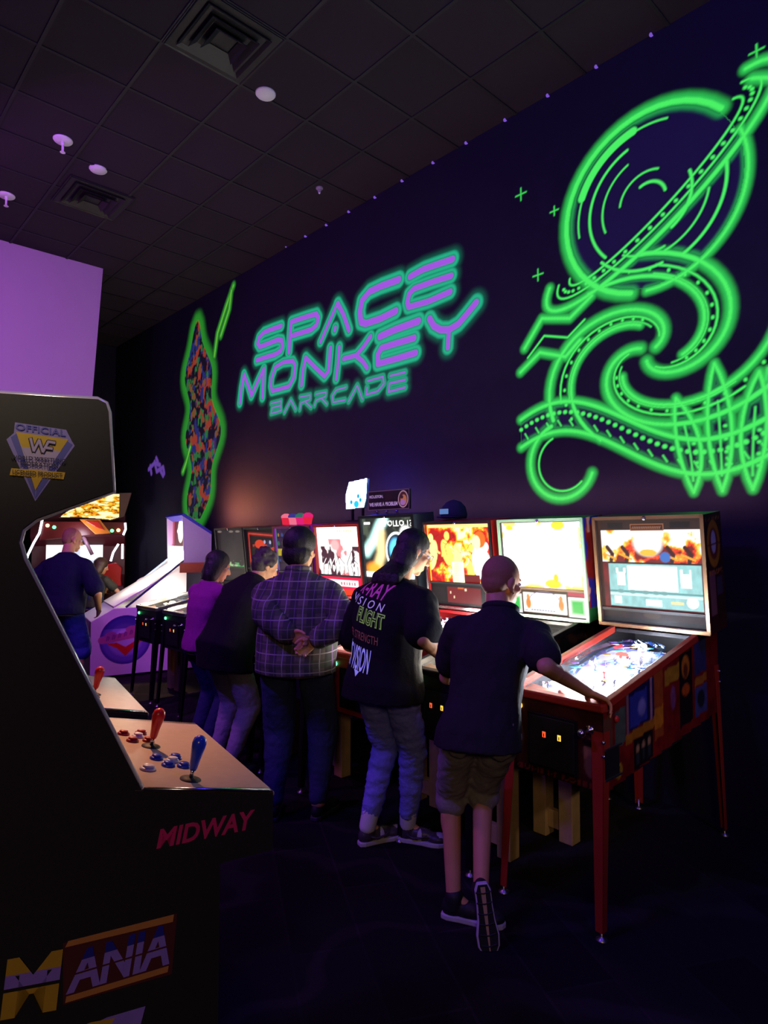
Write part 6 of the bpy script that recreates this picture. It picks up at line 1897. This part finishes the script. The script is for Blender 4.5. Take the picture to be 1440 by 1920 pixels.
# ---- big man in the plaid shirt, hands behind his back
def plaid():
    m = bpy.data.materials.new('plaid_flannel'); m.use_nodes = True
    nt = m.node_tree; p = nt.nodes['Principled BSDF']; tc = nt.nodes.new('ShaderNodeTexCoord'); sp = nt.nodes.new('ShaderNodeSeparateXYZ')
    nt.links.new(tc.outputs['Object'], sp.inputs[0])

    def lines(sock, period, w, phase=0.0):
        a = nt.nodes.new('ShaderNodeMath'); a.operation = 'MULTIPLY_ADD'; a.inputs[1].default_value = 1 / period; a.inputs[2].default_value = 50 + phase
        nt.links.new(sock, a.inputs[0]); f = nt.nodes.new('ShaderNodeMath'); f.operation = 'FRACT'; nt.links.new(a.outputs[0], f.inputs[0])
        c = nt.nodes.new('ShaderNodeMath'); c.operation = 'LESS_THAN'; c.inputs[1].default_value = w; nt.links.new(f.outputs[0], c.inputs[0])
        return c.outputs[0]

    def mixc(fac, a, b_, amt=1.0):
        x = nt.nodes.new('ShaderNodeMix'); x.data_type = 'RGBA'
        mu = nt.nodes.new('ShaderNodeMath'); mu.operation = 'MULTIPLY'; mu.inputs[1].default_value = amt; nt.links.new(fac, mu.inputs[0]); nt.links.new(mu.outputs[0], x.inputs[0])
        if isinstance(a, tuple): x.inputs[6].default_value = (*a, 1)
        else: nt.links.new(a, x.inputs[6])
        x.inputs[7].default_value = (*b_, 1)
        return x.outputs[2]
    bx = lines(sp.outputs[0], .105, .45); bz = lines(sp.outputs[2], .105, .45)
    c = mixc(bx, (.15, .12, .11), (.05, .05, .06), .8); c = mixc(bz, c, (.06, .08, .05), .6)
    c = mixc(lines(sp.outputs[0], .105, .055, .25), c, (.40, .34, .42), .85); c = mixc(lines(sp.outputs[2], .105, .055, .25), c, (.42, .36, .40), .85)
    c = mixc(lines(sp.outputs[0], .105, .03, .72), c, (.30, .16, .40), .7); c = mixc(lines(sp.outputs[2], .105, .03, .72), c, (.34, .22, .30), .6)
    nt.links.new(c, p.inputs['Base Color']); p.inputs['Roughness'].default_value = .9; p.inputs['Specular IOR Level'].default_value = .1
    return m


B3 = at_d(556, 1012, 3.98); T3 = math.radians(40)
J = pose(B3, T3, (0, 0, .98), (.02, .05, .115), (.27, .52, .655), (('l', (.02, -.25, 1.155)), ('l', (.19, -.25, 1.13))), (('l', (-.13, -.02, .10)), ('l', (.14, .02, .10))), (('l', (-.17, .18, .0)), ('l', (.20, .20, .0))), hip=.115, shw=.205, arm=(.27, .25), leg=(.45, .44), elpole=((-.7, -1, -.1), (.7, -1, -.1)), drop=.05)
elbow(J, 'L', B3, T3, 498, 1152, .25); elbow(J, 'R', B3, T3, 650, 1164, .26)
pl = person('person', 'big man in a dark plaid shirt and jeans with his hands clasped behind his back', B3, T3, J, (.25, .95, -.18), b=1.22, belly=.07, hs=1.07,
            shirt=dict(hem=-.09, sleeve=2, mat=plaid(), o=.022, flare=.022, w=.030, collar=True, wr=.007, ws=6),
            legs=dict(mat=DKDENIM, name='jeans', w=.030, o=.012, wr=.007), shoes=dict(mat=SHOEBLK, sole=mat('dark_sole', (0.05, 0.05, 0.06), 0.6)),
            hair=dict(style='full', mat=HAIRDK, wr=.002), voxel=.0065, seed=9.0,
            hands=dict(L=dict(d=(.85, -.12, -.35), palm=(.1, -.9, -.2), thumb=(.2, 0, 1), curl=.75), R=dict(d=(-.75, -.12, -.55), palm=(0, -.9, -.2), thumb=(-.2, 0, 1), curl=.8)))

# ---- stooping person in the dark jacket
B4 = at_d(424, 1012, 4.72); T4 = math.radians(8)
J = pose(B4, T4, (0, 0, .92), (.14, .27, .38), (.26, .47, .575), (('l', (-.20, .42, 1.02)), ('l', (.22, .42, 1.02))), (('l', (-.10, 0, .10)), ('l', (.11, -.04, .10))), (('l', (-.12, .2, 0)), ('l', (.15, .16, 0))), shw=.19, elpole=((-1, -.6, -.6), (1, -.6, -.6)), drop=.03)
person('person', 'stooping person with curly greying hair, long dark jacket and pale trousers', B4, T4, J, (.30, .85, -.45), b=1.06, belly=.02,
       shirt=dict(name='jacket', hem=-.17, sleeve=2, mat=cloth('black_jacket_wool', (0.012, 0.010, 0.012)), o=.034, flare=.020, w=.034, collar=True, wr=.008, ws=5),
       legs=dict(mat=cloth('pale_grey_cotton', (0.36, 0.31, 0.36)), w=.024, wr=.006), shoes=dict(mat=SHOEBLK, sole=SHOEBLK), hair=dict(style='curly', mat=HAIRGR), seed=12.0)

# ---- woman in the purple top
B5 = at_d(382, 1012, 5.10); T5 = math.radians(6)
J = pose(B5, T5, (0, 0, .90), (.03, .07, .14), (.25, .455, .585), (('l', (-.16, .36, 1.05)), ('l', (.18, .36, 1.05))), (('l', (-.09, 0, .10)), ('l', (.10, -.03, .10))), (('l', (-.10, .2, 0)), ('l', (.12, .18, 0))), hip=.095, shw=.165, elpole=((-1, -.6, -.6), (1, -.6, -.6)), arm=(.28, .25), leg=(.42, .41))
person('person', 'woman with a dark bob in a purple top and dark jeans', B5, T5, J, (.40, .85, -.35), b=.90, hs=.98,
       shirt=dict(name='top', hem=-.07, sleeve=.55, mat=cloth('purple_knit', (0.36, 0.03, 0.26)), o=.020, flare=.012, w=.018, wr=.005),
       legs=dict(mat=DKDENIM, name='jeans', w=.022, wr=.006, cuff=.07), shoes=dict(mat=SHOEBLK, sole=SHOEBLK), hair=dict(style='bob', mat=HAIRDK, wr=.003), seed=15.0)

# ---- man and child at the far left
B6 = at_d(118, 1012, 6.85); T6 = math.radians(40)
J = pose(B6, T6, (0, 0, 1.0), (.04, .09, .17), (.29, .545, .70), (('l', (-.30, .06, .93)), ('l', (.30, .20, .95))), (('l', (-.13, 0, .10)), ('l', (.14, .02, .10))), (('l', (-.17, .2, 0)), ('l', (.19, .2, 0))), hip=.11, shw=.22, arm=(.32, .28), leg=(.46, .46), elpole=((-1, -.8, -.2), (.9, -.8, -.3)), drop=.04)
person('person', 'broad man in a navy T-shirt and blue shorts standing at far left', B6, T6, J, (.55, .80, -.22), b=1.16, belly=.05, hs=1.04,
       shirt=dict(hem=-.09, sleeve=.8, mat=cloth('navy_tshirt_cotton', (0.012, 0.011, 0.045)), o=.022, flare=.02, w=.036, wr=.007),
       legs=dict(mat=cloth('blue_shorts_cotton', (0.05, 0.06, 0.34)), short=.1, name='shorts', w=.036, o=.018), shoes=dict(mat=SHOEBLK, sole=SHOEBLK), hair=dict(style='shaved', mat=STUBBLE), seed=18.0)
B7 = at_d(176, 1012, 9.12); T7 = math.radians(30)
J = pose(B7, T7, (0, 0, .80), (.05, .10, .16), (.22, .40, .52), (('l', (-.12, .30, .96)), ('l', (.12, .30, .98))), (('l', (-.08, 0, .10)), ('l', (.08, -.02, .10))), (('l', (-.09, .18, 0)), ('l', (.10, .17, 0))), hip=.08, shw=.145, arm=(.24, .21), leg=(.37, .36), elpole=((-1, -.4, -.6), (1, -.2, -.6)))
person('person', 'child with brown hair reaching ahead, half hidden by the broad man at far left', B7, T7, J, (.55, .80, -.30), b=.80, hs=.92,
       shirt=dict(hem=-.06, sleeve=.6, mat=cloth('olive_cotton', (0.05, 0.05, 0.035)), o=.012, wr=.005), legs=dict(mat=DKDENIM, name='jeans', w=.02), shoes=dict(mat=SHOEBLK, sole=SHOEBLK, L=.23), hair=dict(style='bob', mat=mat('brown_hair', (0.07, 0.035, 0.02), 0.5, var=.4, scale=120)), seed=21.0)
